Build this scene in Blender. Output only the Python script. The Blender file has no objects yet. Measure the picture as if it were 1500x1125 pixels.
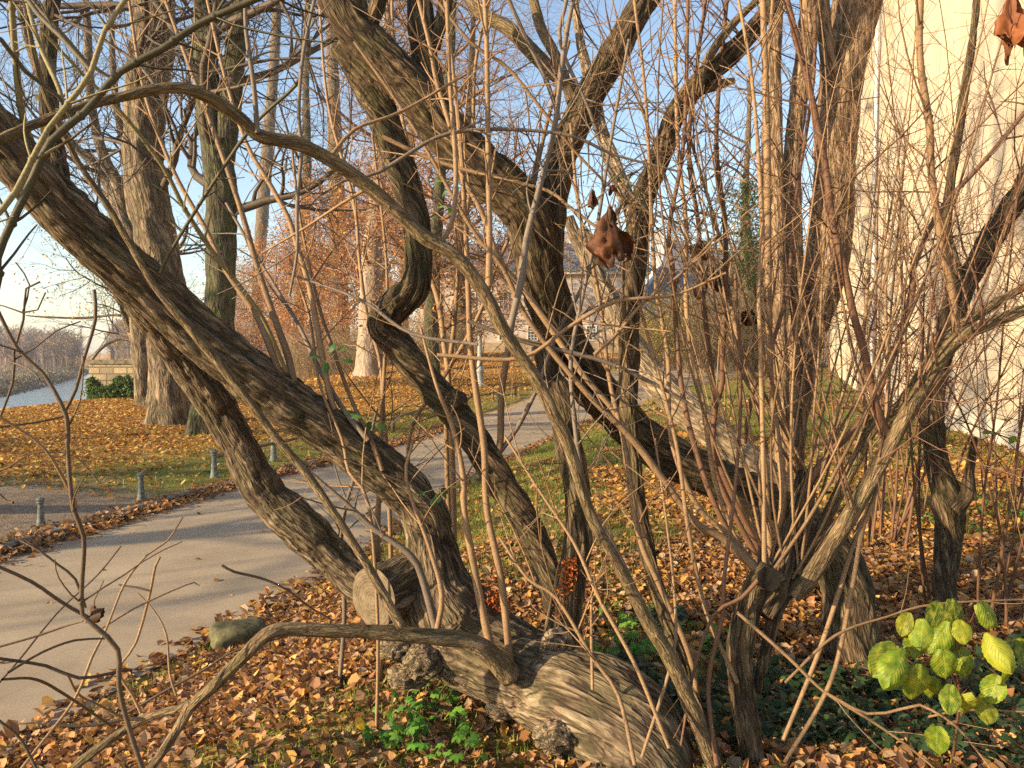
import bpy, math, random
import numpy as np
R = math.radians
rnd = random.Random(7)
rng = np.random.default_rng(11)
sc = bpy.context.scene
COL = sc.collection

# ------------------------------------------------------------------ camera
F = 1168.0; W0, H0 = 1500.0, 1125.0; HOR = 515.0
TILT = math.atan((H0 / 2 - HOR) / F)
CAM = np.array([0.0, 0.0, 2.2])
FWD = np.array([0, math.cos(TILT), -math.sin(TILT)])
UP = np.array([0, math.sin(TILT), math.cos(TILT)])
RT = np.array([1.0, 0, 0])
cd = bpy.data.cameras.new('camera'); cam = bpy.data.objects.new('camera', cd); COL.objects.link(cam)
cam.location = CAM; cam.rotation_euler = (math.pi / 2 - TILT, 0, 0)
cd.sensor_width = 36; cd.lens = 36 * F / W0; cd.clip_end = 3000; cd.clip_start = 0.05
sc.camera = cam

def px(x, y, d):
    """the point d metres deep along the viewing axis seen at (x, y) of the 1500 x 1125 photograph"""
    return CAM + RT * ((x - W0 / 2) / F * d) - UP * ((y - H0 / 2) / F * d) + FWD * d

# ------------------------------------------------------------------ numpy noise
def _h(i, j, k, s):
    n = (i * 374761393 + j * 668265263 + k * 2147483647 + s * 1274126177) & 0xffffffff
    n = ((n ^ (n >> 13)) * 1274126177) & 0xffffffff
    n = (n ^ (n >> 16)) & 0xffff
    return n / 65535.0
def vnoise(x, y, z, s=0):
    x, y, z = np.broadcast_arrays(np.asarray(x, float), np.asarray(y, float), np.asarray(z, float))
    i = np.floor(x).astype(np.int64); j = np.floor(y).astype(np.int64); k = np.floor(z).astype(np.int64)
    u = x - i; v = y - j; w = z - k
    u = u * u * (3 - 2 * u); v = v * v * (3 - 2 * v); w = w * w * (3 - 2 * w)
    def L(a, b, t): return a + (b - a) * t
    c = lambda a, b, d: _h(i + a, j + b, k + d, s)
    return L(L(L(c(0,0,0), c(1,0,0), u), L(c(0,1,0), c(1,1,0), u), v),
             L(L(c(0,0,1), c(1,0,1), u), L(c(0,1,1), c(1,1,1), u), v), w)
def fbm(x, y, z, s=0, o=3):
    t = 0; a = .5; f = 1; n = 0
    for q in range(o):
        t = t + a * vnoise(x * f, y * f, z * f, s + q * 17); n += a; a *= .5; f *= 2.03
    return t / n
def sstep(a, b, x):
    t = np.clip((np.asarray(x, float) - a) / (b - a), 0, 1); return t * t * (3 - 2 * t)

# ------------------------------------------------------------------ terrain
RY = [-40, 3, 4.3, 5.3, 7.67, 10, 13.9, 20.6, 28, 36, 44, 50, 56, 60, 200]
RX = [-4.5, -2.95, -2.77, -2.5, -1.77, -1.3, -.6, 1.23, 3.4, 6.3, 10.2, 15, 22, 28, 30]
LY = [-40, 4, 8.57, 12.2, 19.8, 30, 39.5, 46, 52, 58, 62, 66, 200]
LX = [-9, -6.6, -5.5, -4.75, -2.5, -.4, 1.6, 3.6, 6.3, 11, 18, 27, 27.5]
def pR(y): return np.interp(y, RY, RX)
def pL(y): return np.interp(y, LY, LX)
def nearbank(y): return np.where(y < 42, -19.6, -19.6 - .5 * (y - 42))
def farbank(y): return np.interp(y, [0, 60, 111, 154, 241, 400, 1000], [-60, -62, -69.5, -87, -126, -210, -520])
def H(x, y):
    x = np.asarray(x, float); y = np.asarray(y, float)
    s = x - pR(y)
    z = .5 * sstep(0.05, 2.3, s) * (1 - .35 * sstep(9, 22, y))
    z = z + 2.0 * sstep(30, 78, y) * sstep(-16, -6, x + .0 * y)
    z = z + .12 * sstep(.4, 3, pL(y) - x) * sstep(-19.6, -17, x - nearbank(y) - 19.6 + 0)
    off = sstep(0.0, .4, s) + sstep(0, .4, pL(y) - x)
    z = z + np.minimum(off, 1) * .05 * (fbm(x * .7, y * .7, 0, 5) - .5) * 2
    dn = nearbank(y) - x
    drop = sstep(0, 3.5, dn)
    fb = farbank(y) - x
    riv = -5.2 + 1.9 * sstep(-1, 7, fb) + 1.0 * sstep(10, 40, fb) + 9 * sstep(180, 500, fb)
    z = z * (1 - drop) + riv * drop
    return z
def gp(x, y):
    """where the ray through photo pixel (x, y) meets the ground"""
    d0 = px(x, y, 1.0) - CAM
    t = np.concatenate([np.arange(1.5, 20, .02), np.arange(20, 250, .1)])
    q = CAM[None] + d0[None] * t[:, None]
    hit = np.nonzero(q[:, 2] <= H(q[:, 0], q[:, 1]))[0]
    k = hit[0] if len(hit) else len(t) - 1
    p = q[k].copy(); p[2] = float(H(p[0], p[1])); return p
def depth_at(x, y): return float((gp(x, y) - CAM) @ FWD)

# ------------------------------------------------------------------ mesh building
class MB:
    """collects vertices and faces (numpy) and links them as ONE mesh object"""
    def __init__(s): s.v = []; s.q = []; s.t = []; s.n = 0; s.col = []; s.bark = []; s.sm = True
    def add(s, v, quads=None, tris=None, col=None, bark=None):
        v = np.asarray(v, float).reshape(-1, 3); s.v.append(v)
        if quads is not None and len(quads): s.q.append(np.asarray(quads, np.int64).reshape(-1, 4) + s.n)
        if tris is not None and len(tris): s.t.append(np.asarray(tris, np.int64).reshape(-1, 3) + s.n)
        s.col.append(np.zeros((len(v), 3)) + (np.asarray(col) if col is not None else .5))
        s.bark.append(np.zeros((len(v), 4)) if bark is None else bark)
        s.n += len(v); return s
    def box(s, c, size, rz=0, taper=1.0, col=None):
        x, y, z = np.array(size) / 2
        v = np.array([[-x,-y,-z],[x,-y,-z],[x,y,-z],[-x,y,-z],[-x*taper,-y*taper,z],[x*taper,-y*taper,z],[x*taper,y*taper,z],[-x*taper,y*taper,z]])
        cs, sn = math.cos(rz), math.sin(rz)
        v = np.stack([v[:,0]*cs - v[:,1]*sn, v[:,0]*sn + v[:,1]*cs, v[:,2]], 1) + np.array(c)
        return s.add(v, [[0,3,2,1],[4,5,6,7],[0,1,5,4],[1,2,6,5],[2,3,7,6],[3,0,4,7]], col=col)
    def lathe(s, c, prof, n=20):
        a = np.arange(n) * 2 * math.pi / n
        v = np.concatenate([np.stack([r*np.cos(a)+c[0], r*np.sin(a)+c[1], np.full(n, z+c[2])], 1) for r, z in prof])
        q = [[k*n+j, k*n+(j+1)%n, (k+1)*n+(j+1)%n, (k+1)*n+j] for k in range(len(prof)-1) for j in range(n)]
        return s.add(v, q)
    def build(s, name, mat, parent=None, smooth=None, bark=False):
        v = np.concatenate(s.v) if s.v else np.zeros((0, 3))
        if parent is not None: v = v - np.array(parent.get('_o', (0, 0, 0)))
        q = np.concatenate(s.q) if s.q else np.zeros((0, 4), np.int64)
        t = np.concatenate(s.t) if s.t else np.zeros((0, 3), np.int64)
        me = bpy.data.meshes.new(name)
        me.vertices.add(len(v)); me.vertices.foreach_set('co', v.astype(np.float32).ravel())
        nl = len(q) * 4 + len(t) * 3
        me.loops.add(nl); me.loops.foreach_set('vertex_index', np.concatenate([q.ravel(), t.ravel()]).astype(np.int32))
        me.polygons.add(len(q) + len(t))
        ls = np.concatenate([np.arange(len(q)) * 4, len(q) * 4 + np.arange(len(t)) * 3]).astype(np.int32)
        me.polygons.foreach_set('loop_start', ls)
        sm = s.sm if smooth is None else smooth
        me.polygons.foreach_set('use_smooth', np.full(len(q) + len(t), sm))
        c = np.concatenate(s.col)
        at = me.attributes.new('tint', 'FLOAT_COLOR', 'POINT')
        at.data.foreach_set('color', np.concatenate([c, np.ones((len(c), 1))], 1).astype(np.float32).ravel())
        if bark:
            b = np.concatenate(s.bark)
            at = me.attributes.new('bark', 'FLOAT_VECTOR', 'POINT'); at.data.foreach_set('vector', b[:, :3].astype(np.float32).ravel())
            at = me.attributes.new('ridge', 'FLOAT', 'POINT'); at.data.foreach_set('value', b[:, 3].astype(np.float32))
        me.materials.append(mat); me.update(calc_edges=True); me.validate()
        o = bpy.data.objects.new(name, me); COL.objects.link(o)
        if parent is not None: o.parent = parent
        return o

class Tubes:
    """many thin tapering tubes, built in batches"""
    def __init__(s): s.g = {}
    def add(s, pts, rad, ns=5, col=.5):
        s.g.setdefault((len(pts), ns), []).append((np.asarray(pts, float), np.asarray(rad, float), col))
    def into(s, mb):
        for (N, ns), L in s.g.items():
            Pp = np.stack([a for a, b, c in L]); Rr = np.stack([b for a, b, c in L]); M = len(L)
            cc = np.stack([np.zeros(3) + np.asarray(c) for a, b, c in L])
            T = np.gradient(Pp, axis=1); T /= np.linalg.norm(T, axis=2, keepdims=True) + 1e-9
            avg = Pp[:, -1] - Pp[:, 0]; avg /= np.linalg.norm(avg, axis=1, keepdims=True) + 1e-9
            ref = np.where(np.abs(avg[:, 2:3]) > .8, np.array([[1., .2, 0]]), np.array([[0, .1, 1.]]))[:, None, :]
            A = np.cross(T, np.broadcast_to(ref, T.shape)); A /= np.linalg.norm(A, axis=2, keepdims=True) + 1e-9
            B = np.cross(T, A)
            th = np.arange(ns) * 2 * math.pi / ns
            V = Pp[:, :, None] + Rr[:, :, None, None] * (A[:, :, None] * np.cos(th)[None, None, :, None] + B[:, :, None] * np.sin(th)[None, None, :, None])
            m, n, j = np.meshgrid(np.arange(M), np.arange(N - 1), np.arange(ns), indexing='ij')
            j2 = (j + 1) % ns; base = m * N * ns
            q = np.stack([base + n*ns + j, base + n*ns + j2, base + (n+1)*ns + j2, base + (n+1)*ns + j], -1).reshape(-1, 4)
            mb.add(V.reshape(-1, 3), q, col=np.repeat(cc, N * ns, 0))
        s.g = {}

def catmull(P, step):
    """resample a polyline (any number of columns; the first three are the position) as a smooth curve"""
    P = np.asarray(P, float)
    Q = np.vstack([2 * P[0] - P[1], P, 2 * P[-1] - P[-2]]); out = []
    for i in range(1, len(Q) - 2):
        L = np.linalg.norm(Q[i+1, :3] - Q[i, :3]); n = max(1, int(round(L / step)))
        t = (np.arange(n) / n)[:, None]
        a, b, c, d = Q[i-1], Q[i], Q[i+1], Q[i+2]
        out.append(.5 * ((2*b) + (-a + c)*t + (2*a - 5*b + 4*c - d)*t**2 + (-a + 3*b - 3*c + d)*t**3))
    out.append(P[-1:]); return np.vstack(out)

def fill(nodes, d0=None, d1=None):
    """(x, y, width[, depth]) in photo pixels -> world x, y, z, radius; missing widths and depths are interpolated"""
    n = len(nodes); L = [0]
    for a, b in zip(nodes, nodes[1:]): L.append(L[-1] + math.hypot(b[0]-a[0], b[1]-a[1]) + 1e-6)
    ks = [(L[i], a[3]) for i, a in enumerate(nodes) if len(a) > 3]
    if d0 is not None and not any(k == 0 for k, _ in ks): ks = [(0, d0)] + ks
    if d1 is not None and not any(k == L[-1] for k, _ in ks): ks = ks + [(L[-1], d1)]
    ws = [(L[i], a[2]) for i, a in enumerate(nodes) if len(a) > 2 and a[2] is not None]
    out = []
    for i, a in enumerate(nodes):
        d = np.interp(L[i], [k for k, _ in ks], [v for _, v in ks]); w = np.interp(L[i], [k for k, _ in ws], [v for _, v in ws])
        p = px(a[0], a[1], d); out.append([*p, w / 2 / F * d])
    return np.array(out)

def limb(mb, P, ns=56, step=.014, amp=.014, lump=.10, seed=1, twist=.5, fa=26.0, fl=5.0, cap=True, flare=None):
    """a bark-covered limb: smooth tube through P (x,y,z,r) with furrows modelled as real relief"""
    C = catmull(P, step); p, r = C[:, :3], np.maximum(C[:, 3], .002)
    N = len(p); T = np.gradient(p, axis=0); T /= np.linalg.norm(T, axis=1, keepdims=True)
    A = np.zeros_like(T); a = np.cross(T[0], [0.3, .5, .8]); a /= np.linalg.norm(a)
    for i in range(N):
        a = a - T[i] * (a @ T[i]); a /= np.linalg.norm(a); A[i] = a
    B = np.cross(T, A)
    s = np.concatenate([[0], np.cumsum(np.linalg.norm(np.diff(p, axis=0), axis=1))])
    th = np.arange(ns) * 2 * math.pi / ns
    tw = th[None] + twist * s[:, None] / max(.05, r.mean()) * .25 + 0 * s[:, None]
    R0 = r.mean()
    cx, cy, sv = R0 * np.cos(tw), R0 * np.sin(tw), np.broadcast_to(s[:, None], tw.shape)
    wob = .25 * (fbm(cx * 9, cy * 9, sv * 3, seed + 3, 2) - .5)
    n1 = vnoise(cx * fa + wob * 4, cy * fa + wob * 4, sv * fl, seed); n2 = vnoise(cx * fa * 2.3, cy * fa * 2.3 + wob * 6, sv * fl * 2.6, seed + 9)
    rid = np.abs(2 * n1 - 1) ** .55 * .68 + np.abs(2 * n2 - 1) ** .7 * .32
    rid = np.clip(rid, 0, 1)
    lum = fbm(cx * 4 + seed, cy * 4, sv * 2.2, seed + 5, 2) - .5
    rr = r[:, None] * (1 + 2 * lump * lum) + amp * (rid - .62) * 2.5
    if flare is not None: rr = rr * (1 + flare(s[:, None], tw))
    V = p[:, None] + rr[..., None] * (A[:, None] * np.cos(th)[None, :, None] + B[:, None] * np.sin(th)[None, :, None])
    n, j = np.meshgrid(np.arange(N - 1), np.arange(ns), indexing='ij'); j2 = (j + 1) % ns
    q = np.stack([n*ns + j, n*ns + j2, (n+1)*ns + j2, (n+1)*ns + j], -1).reshape(-1, 4)
    bark = np.stack([cx, cy, sv, rid], -1).reshape(-1, 4)
    V = V.reshape(-1, 3); tris = None
    if cap:
        V = np.vstack([V, p[0], p[-1]]); k = N * ns
        bark = np.vstack([bark, bark[0], bark[-1]])
        tris = [[k, (j + 1) % ns, j] for j in range(ns)] + [[k + 1, (N-1)*ns + j, (N-1)*ns + (j+1) % ns] for j in range(ns)]
    mb.add(V, q, tris, bark=bark); return C

# ------------------------------------------------------------------ naming
def tag(o, label=None, cat=None, group=None, kind=None):
    for k, v in (('label', label), ('category', cat), ('group', group), ('kind', kind)):
        if v: o[k] = v
    return o
def thing(name, loc, label, cat, group=None):
    o = bpy.data.objects.new(name, None); COL.objects.link(o); o.location = tuple(float(c) for c in loc)
    o['_o'] = [float(c) for c in loc]; o.empty_display_size = .2
    return tag(o, label, cat, group)

# ------------------------------------------------------------------ materials
class NT:
    def __init__(s, name):
        s.m = bpy.data.materials.new(name); s.m.use_nodes = True; s.t = s.m.node_tree; s.n = s.t.nodes; s.b = s.n['Principled BSDF']
        s.b.inputs['Roughness'].default_value = .85; s.b.inputs['Specular IOR Level'].default_value = .25
    def node(s, ty, **kw):
        n = s.n.new(ty)
        for k, v in kw.items():
            if k in n.inputs.keys(): s.put(n.inputs[k], v)
            else: setattr(n, k, v)
        return n
    def put(s, sock, v):
        if isinstance(v, bpy.types.NodeSocket): s.t.links.new(v, sock)
        elif isinstance(v, (tuple, list)) and len(v) == 3 and sock.type == 'RGBA': sock.default_value = (*v, 1)
        else: sock.default_value = v
    def attr(s, name): return s.node('ShaderNodeAttribute', attribute_name=name)
    def pos(s): return s.node('ShaderNodeNewGeometry').outputs['Position']
    def scale(s, v, k):
        n = s.node('ShaderNodeVectorMath', operation='MULTIPLY'); s.put(n.inputs[0], v); n.inputs[1].default_value = k; return n.outputs[0]
    def noise(s, v, scale, detail=3, rough=.55, dist=0):
        n = s.node('ShaderNodeTexNoise'); s.put(n.inputs['Vector'], v); n.inputs['Scale'].default_value = scale
        n.inputs['Detail'].default_value = detail; n.inputs['Roughness'].default_value = rough; n.inputs['Distortion'].default_value = dist
        return n.outputs['Fac']
    def ramp(s, f, stops):
        n = s.node('ShaderNodeValToRGB'); s.put(n.inputs[0], f); e = n.color_ramp.elements
        while len(e) < len(stops): e.new(.5)
        for i, (p, c) in enumerate(stops):
            e[i].position = p; e[i].color = (*c, 1) if isinstance(c, (tuple, list)) else (c, c, c, 1)
        return n.outputs[0]
    def mix(s, f, a, b, mode='MIX'):
        n = s.node('ShaderNodeMix', data_type='RGBA', blend_type=mode); s.put(n.inputs[0], f); s.put(n.inputs[6], a); s.put(n.inputs[7], b); return n.outputs[2]
    def math(s, op, a, b=0.0):
        n = s.node('ShaderNodeMath', operation=op); s.put(n.inputs[0], a); s.put(n.inputs[1], b); return n.outputs[0]
    def bump(s, h, strength=.5, dist=.01):
        n = s.node('ShaderNodeBump'); s.put(n.inputs['Height'], h); n.inputs['Strength'].default_value = strength; n.inputs['Distance'].default_value = dist
        s.put(s.b.inputs['Normal'], n.outputs[0])
    def color(s, c): s.put(s.b.inputs['Base Color'], c); return s
def bark_mat(name, dark, mid, light, moss=(.07, .085, .025), mossf=.35, fine=1.0):
    m = NT(name); bk = m.attr('bark').outputs['Vector']; rg = m.attr('ridge').outputs['Fac']
    st = m.scale(bk, (1, 1, .17)); absn = lambda n: m.math('ABSOLUTE', m.math('SUBTRACT', m.math('MULTIPLY', n, 2.0), 1.0))
    k1 = m.ramp(absn(m.noise(st, 34 * fine, 2, .55, .5)), [(.02, 0.), (.22, .85), (.6, 1.)])       # long cracks between the strips
    k2 = m.ramp(absn(m.noise(m.scale(bk, (1, 1, .16)), 80 * fine, 2, .55, .3)), [(.0, 0.), (.35, 1.)])
    n3 = m.noise(m.scale(bk, (1, 1, .2)), 150 * fine, 2, .6); n2 = m.noise(bk, 5, 3)
    h = m.math('ADD', m.math('MULTIPLY', rg, .36), m.math('ADD', m.math('MULTIPLY', k1, .34), m.math('ADD', m.math('MULTIPLY', k2, .14), m.math('MULTIPLY', n3, .22))))
    c = m.ramp(h, [(.30, dark), (.60, mid), (.92, light)])
    c = m.mix(m.ramp(n2, [(.35, 0.), (.7, .5)]), c, tuple(.55 * a + .45 * b for a, b in zip(mid, dark)))
    mf = m.math('MULTIPLY', m.ramp(m.noise(bk, 7, 4, .65), [(.45, 0.), (.68, 1.)]), mossf)
    c = m.mix(mf, c, moss)
    m.color(c); m.b.inputs['Roughness'].default_value = .9
    m.bump(m.math('ADD', m.math('MULTIPLY', k1, 1.0), m.math('ADD', m.math('MULTIPLY', k2, .5), m.math('MULTIPLY', n3, .25))), .9, .010 / fine ** .7); return m.m
def twig_mat(name, a, b):
    m = NT(name); t = m.attr('tint').outputs['Fac']; p = m.pos()
    n = m.noise(p, 14, 3); c = m.ramp(m.math('ADD', m.math('MULTIPLY', t, .6), m.math('MULTIPLY', n, .4)), [(.2, a), (.8, b)])
    f = m.noise(p, 160, 2); c = m.mix(m.ramp(f, [(.4, 0.), (.75, .5)]), c, tuple(.45 * x for x in a))
    m.color(c); m.b.inputs['Roughness'].default_value = .65; m.bump(f, .4, .002); return m.m
def tint_mat(name, trans=0.0, rough=.7, gain=1.0):
    m = NT(name); c = m.attr('tint').outputs['Color']
    n = m.noise(m.pos(), 60, 2); c = m.mix(m.ramp(n, [(.3, .0), (.8, .35)]), c, m.mix(1.0, c, (.45, .4, .35), 'MULTIPLY'))
    m.color(c); m.b.inputs['Roughness'].default_value = rough
    if trans:
        tr = m.node('ShaderNodeBsdfTranslucent'); m.put(tr.inputs[0], c); mx = m.node('ShaderNodeMixShader'); mx.inputs[0].default_value = trans
        m.t.links.new(m.b.outputs[0], mx.inputs[1]); m.t.links.new(tr.outputs[0], mx.inputs[2])
        m.t.links.new(mx.outputs[0], m.n['Material Output'].inputs[0])
    return m.m
def plain_mat(name, c, rough=.7, var=.2, scale=8, metal=0.0, bump=.2):
    m = NT(name); n = m.noise(m.pos(), scale, 4); d = tuple(x * (1 - var * 1.6) for x in c); l = tuple(min(1, x * (1 + var)) for x in c)
    m.color(m.ramp(n, [(.3, d), (.7, l)])); m.b.inputs['Roughness'].default_value = rough; m.b.inputs['Metallic'].default_value = metal
    if bump: m.bump(m.noise(m.pos(), scale * 6, 3), bump, .004)
    return m.m

M_bark = bark_mat('shaggy_grey_brown_bark', (.030, .021, .013), (.165, .118, .076), (.45, .36, .25))
M_bark2 = bark_mat('furrowed_brown_bark', (.020, .013, .008), (.105, .070, .040), (.34, .245, .145), mossf=.35)
M_bark_pale = bark_mat('pale_scaly_bark', (.10, .072, .046), (.34, .26, .175), (.52, .42, .30), mossf=.12)
M_bark_far = bark_mat('park_tree_bark', (.045, .03, .02), (.20, .143, .10), (.43, .33, .235), moss=(.06, .09, .02), mossf=.5, fine=.25)
M_bark_dark = bark_mat('dark_mossy_bark', (.028, .023, .017), (.085, .066, .045), (.16, .13, .09), moss=(.06, .10, .018), mossf=.75, fine=.25)
M_bark_beech = bark_mat('smooth_pale_trunk', (.20, .155, .12), (.33, .27, .21), (.44, .37, .30), mossf=.15, fine=.3)
M_bark_flaky = bark_mat('flaking_reddish_bark', (.055, .032, .018), (.27, .178, .105), (.52, .385, .25), mossf=.12, fine=.6)
M_stem = bark_mat('young_stem_bark', (.075, .05, .028), (.21, .15, .085), (.36, .27, .17), moss=(.11, .11, .03), mossf=.4, fine=1.6)
M_twig_tan = twig_mat('tan_twig_bark', (.10, .06, .032), (.31, .20, .11))
M_twig_red = twig_mat('reddish_brown_twig_bark', (.075, .034, .02), (.22, .125, .075))
M_twig_green = twig_mat('olive_twig_bark', (.10, .085, .035), (.26, .22, .11))
M_twig_grey = twig_mat('grey_twig_bark', (.10, .078, .06), (.24, .19, .15))
M_crown = twig_mat('bare_crown_twigs', (.04, .029, .021), (.125, .094, .068))
M_leaf = tint_mat('fallen_leaf', .25, .6)
M_leafg = tint_mat('living_leaf', .35, .5)
M_cut = None

# ------------------------------------------------------------------ light
SUN_AZ = np.array([-.905, -.42]); SUN_AZ /= np.linalg.norm(SUN_AZ); ELEV = R(17)
wd = bpy.data.worlds.new('World'); sc.world = wd; wd.use_nodes = True
sky = wd.node_tree.nodes.new('ShaderNodeTexSky'); sky.sky_type = 'NISHITA'; sky.sun_disc = False
sky.sun_elevation = ELEV; sky.sun_rotation = math.atan2(SUN_AZ[0], SUN_AZ[1]) % (2 * math.pi)
sky.air_density = 1.0; sky.dust_density = .8; sky.ozone_density = 1.0
bg = wd.node_tree.nodes['Background']; wd.node_tree.links.new(sky.outputs[0], bg.inputs[0]); bg.inputs[1].default_value = .115
sl = bpy.data.lights.new('sun', 'SUN'); sl.energy = 5.0; sl.angle = R(.55); sl.color = (1, .77, .47)
so = bpy.data.objects.new('sun', sl); COL.objects.link(so)
from mathutils import Vector
so.rotation_euler = Vector((-SUN_AZ[0] * math.cos(ELEV), -SUN_AZ[1] * math.cos(ELEV), -math.sin(ELEV))).to_track_quat('-Z', 'Y').to_euler()
sc.view_settings.view_transform = 'Standard'; sc.view_settings.look = 'None'; sc.view_settings.exposure = 1.32
sc.render.engine = 'CYCLES'; cy = sc.cycles
cy.max_bounces = 5; cy.diffuse_bounces = 3; cy.glossy_bounces = 2; cy.transmission_bounces = 3; cy.transparent_max_bounces = 4
cy.use_denoising = False; cy.sample_clamp_indirect = 6

# ------------------------------------------------------------------ ground, path, river
def axis(lo, hi, fine_lo, fine_hi, st, grow):
    a = list(np.arange(fine_lo, fine_hi, st)); d = st
    while a[-1] < hi: d *= grow; a.append(a[-1] + d)
    d = st; b = [fine_lo]
    while b[-1] > lo: d *= grow; b.append(b[-1] - d)
    return np.array(b[:0:-1] + a)
gx = axis(-900, 900, -8, 12, .11, 1.045); gy = axis(-60, 1500, 2, 16, .11, 1.03)
GX, GY = np.meshgrid(gx, gy)
def on_path(x, y, pad=0): return np.minimum(x - pL(y), pR(y) - x) + pad
GZ = H(GX, GY) - .07 * sstep(.12, .45, on_path(GX, GY)) * (GY < 70)
GZ = GZ + .02 * (fbm(GX * 3, GY * 3, 0, 3, 2) - .5) * (on_path(GX, GY) < -.1)
ny, nx = GX.shape; I, J = np.meshgrid(np.arange(ny - 1), np.arange(nx - 1), indexing='ij')
q = np.stack([I*nx+J, I*nx+J+1, (I+1)*nx+J+1, (I+1)*nx+J], -1).reshape(-1, 4)
# tint of the soil: r = grass share, g = leaf share, b = bare dirt share
S = GX - pR(GY); DL = pL(GY) - GX
grassn = fbm(GX * .55, GY * .55, 0, 21, 3)
gr = sstep(.42, .60, grassn) * .8
right_lawn = sstep(7, 12, GY) * sstep(.3, 1.2, S); gr = np.maximum(gr * .7, right_lawn * (.45 + .8 * (grassn - .3)))
left_lawn = sstep(0, .5, DL)
verge = left_lawn * (1 - sstep(1.2, 4.5, DL)) * (.4 + .9 * grassn)
lv = np.where(left_lawn > .5, .95 - .55 * verge, 1 - gr)
gr = np.where(left_lawn > .5, np.clip(verge + .25 * (1 - sstep(4, 9, DL)), 0, 1), gr)
dirt = sstep(.0, .2, DL) * (1 - sstep(0, .8, np.hypot((GX + 8.6) / 4.6, (GY - 10.7) / 1.9) - .75 + .5 * (fbm(GX, GY, 0, 8, 2) - .5)))
dirt = np.maximum(dirt, left_lawn * (1 - sstep(.1, .55, DL + .5 * (grassn - .5))))
ground = MB().add(np.stack([GX, GY, GZ], -1).reshape(-1, 3), q, col=np.stack([np.clip(gr, 0, 1), np.clip(lv, 0, 1), np.clip(dirt, 0, 1)], -1).reshape(-1, 3))
g = NT('leafy_soil'); sp = g.node('ShaderNodeSeparateColor'); g.put(sp.inputs[0], g.attr('tint').outputs['Color']); P_ = g.pos()
nz = g.noise(P_, 9, 5, .65); nf = g.noise(P_, 38, 3, .6)
vo = g.node('ShaderNodeTexVoronoi'); g.put(vo.inputs['Vector'], P_); vo.inputs['Scale'].default_value = 15; vo.inputs['Randomness'].default_value = 1
vs = g.node('ShaderNodeSeparateColor'); g.put(vs.inputs[0], vo.outputs['Color'])
soil = g.ramp(nz, [(.3, (.035, .022, .012)), (.7, (.11, .065, .032))])
leafc = g.ramp(vs.outputs[0], [(.1, (.24, .11, .035)), (.4, (.44, .20, .05)), (.7, (.56, .30, .08)), (.95, (.66, .42, .13))])
grassc = g.ramp(nf, [(.3, (.08, .115, .02)), (.7, (.23, .27, .05))])
dirtc = g.ramp(nz, [(.3, (.13, .095, .065)), (.7, (.27, .21, .15))])
lm = g.math('MULTIPLY', sp.outputs[1], g.ramp(g.math('ADD', nf, g.math('MULTIPLY', nz, .3)), [(.30, .1), (.50, .95)]))
c = g.mix(lm, soil, leafc); c = g.mix(g.math('MULTIPLY', sp.outputs[0], g.ramp(nz, [(.38, .25), (.6, 1.)])), c, grassc)
c = g.mix(sp.outputs[2], c, dirtc); g.color(c); g.bump(g.math('ADD', nf, vs.outputs[0]), .8, .03); g.b.inputs['Roughness'].default_value = .95
tag(ground.build('ground', g.m), kind='structure')

# path of worn sandy asphalt
py_ = np.concatenate([np.arange(-12, 16, .12), np.arange(16, 68, .35)]); nu = 28
u = np.linspace(0, 1, nu)[None]; PY = np.broadcast_to(py_[:, None], (len(py_), nu))
wobR = .12 * (fbm(py_ * 1.7, 3, 0, 4, 3) - .5)[:, None]; wobL = .08 * (fbm(py_ * 1.2, 9, 0, 4, 3) - .5)[:, None]
PX = (pL(py_)[:, None] + wobL) * (1 - u) + (pR(py_)[:, None] + wobR) * u
PZ = H(PX, PY) + .008 + .03 * (1 - (2 * u - 1) ** 2) * .6
I, J = np.meshgrid(np.arange(len(py_) - 1), np.arange(nu - 1), indexing='ij')
q = np.stack([I*nu+J, I*nu+J+1, (I+1)*nu+J+1, (I+1)*nu+J], -1).reshape(-1, 4)
a = NT('sandy_asphalt'); p = a.pos(); n1 = a.noise(p, 1.1, 4, .6); n2 = a.noise(p, 130, 3, .7); n3 = a.noise(p, 420, 2)
c = a.ramp(n1, [(.3, (.275, .218, .15)), (.7, (.37, .297, .21))]); c = a.mix(a.ramp(n2, [(.5, 0.), (.75, .35)]), c, (.18, .145, .11))
c = a.mix(a.ramp(n3, [(.6, 0.), (.8, .3)]), c, (.46, .39, .30)); c = a.mix(a.ramp(a.noise(a.scale(p, (1, .5, 1)), .8, 5, .7, 1.), [(.52, 0.), (.64, .35)]), c, (.17, .14, .11)); a.color(c); a.bump(a.math('ADD', n2, n3), .35, .003); a.b.inputs['Roughness'].default_value = .9
tag(MB().add(np.stack([PX, PY, PZ], -1).reshape(-1, 3), q).build('path', a.m), kind='structure')

w = NT('river_water'); w.color((.10, .13, .16)); w.b.inputs['Roughness'].default_value = .12; w.b.inputs['Specular IOR Level'].default_value = .6
p = w.pos(); w.bump(w.noise(w.scale(p, (.35, 1.2, 1)), 1.6, 4, .6), .35, .25)
rx = np.array([-700, -300, -150, -80, -19.]); ry = np.array([-50, 20, 60, 120, 250, 500, 900.])
X, Y = np.meshgrid(rx, ry); I, J = np.meshgrid(np.arange(6), np.arange(4), indexing='ij')
tag(MB().add(np.stack([X, Y, X*0 - 4.0], -1).reshape(-1, 3), np.stack([I*5+J, I*5+J+1, (I+1)*5+J+1, (I+1)*5+J], -1).reshape(-1, 4)).build('river', w.m), kind='structure')

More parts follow.
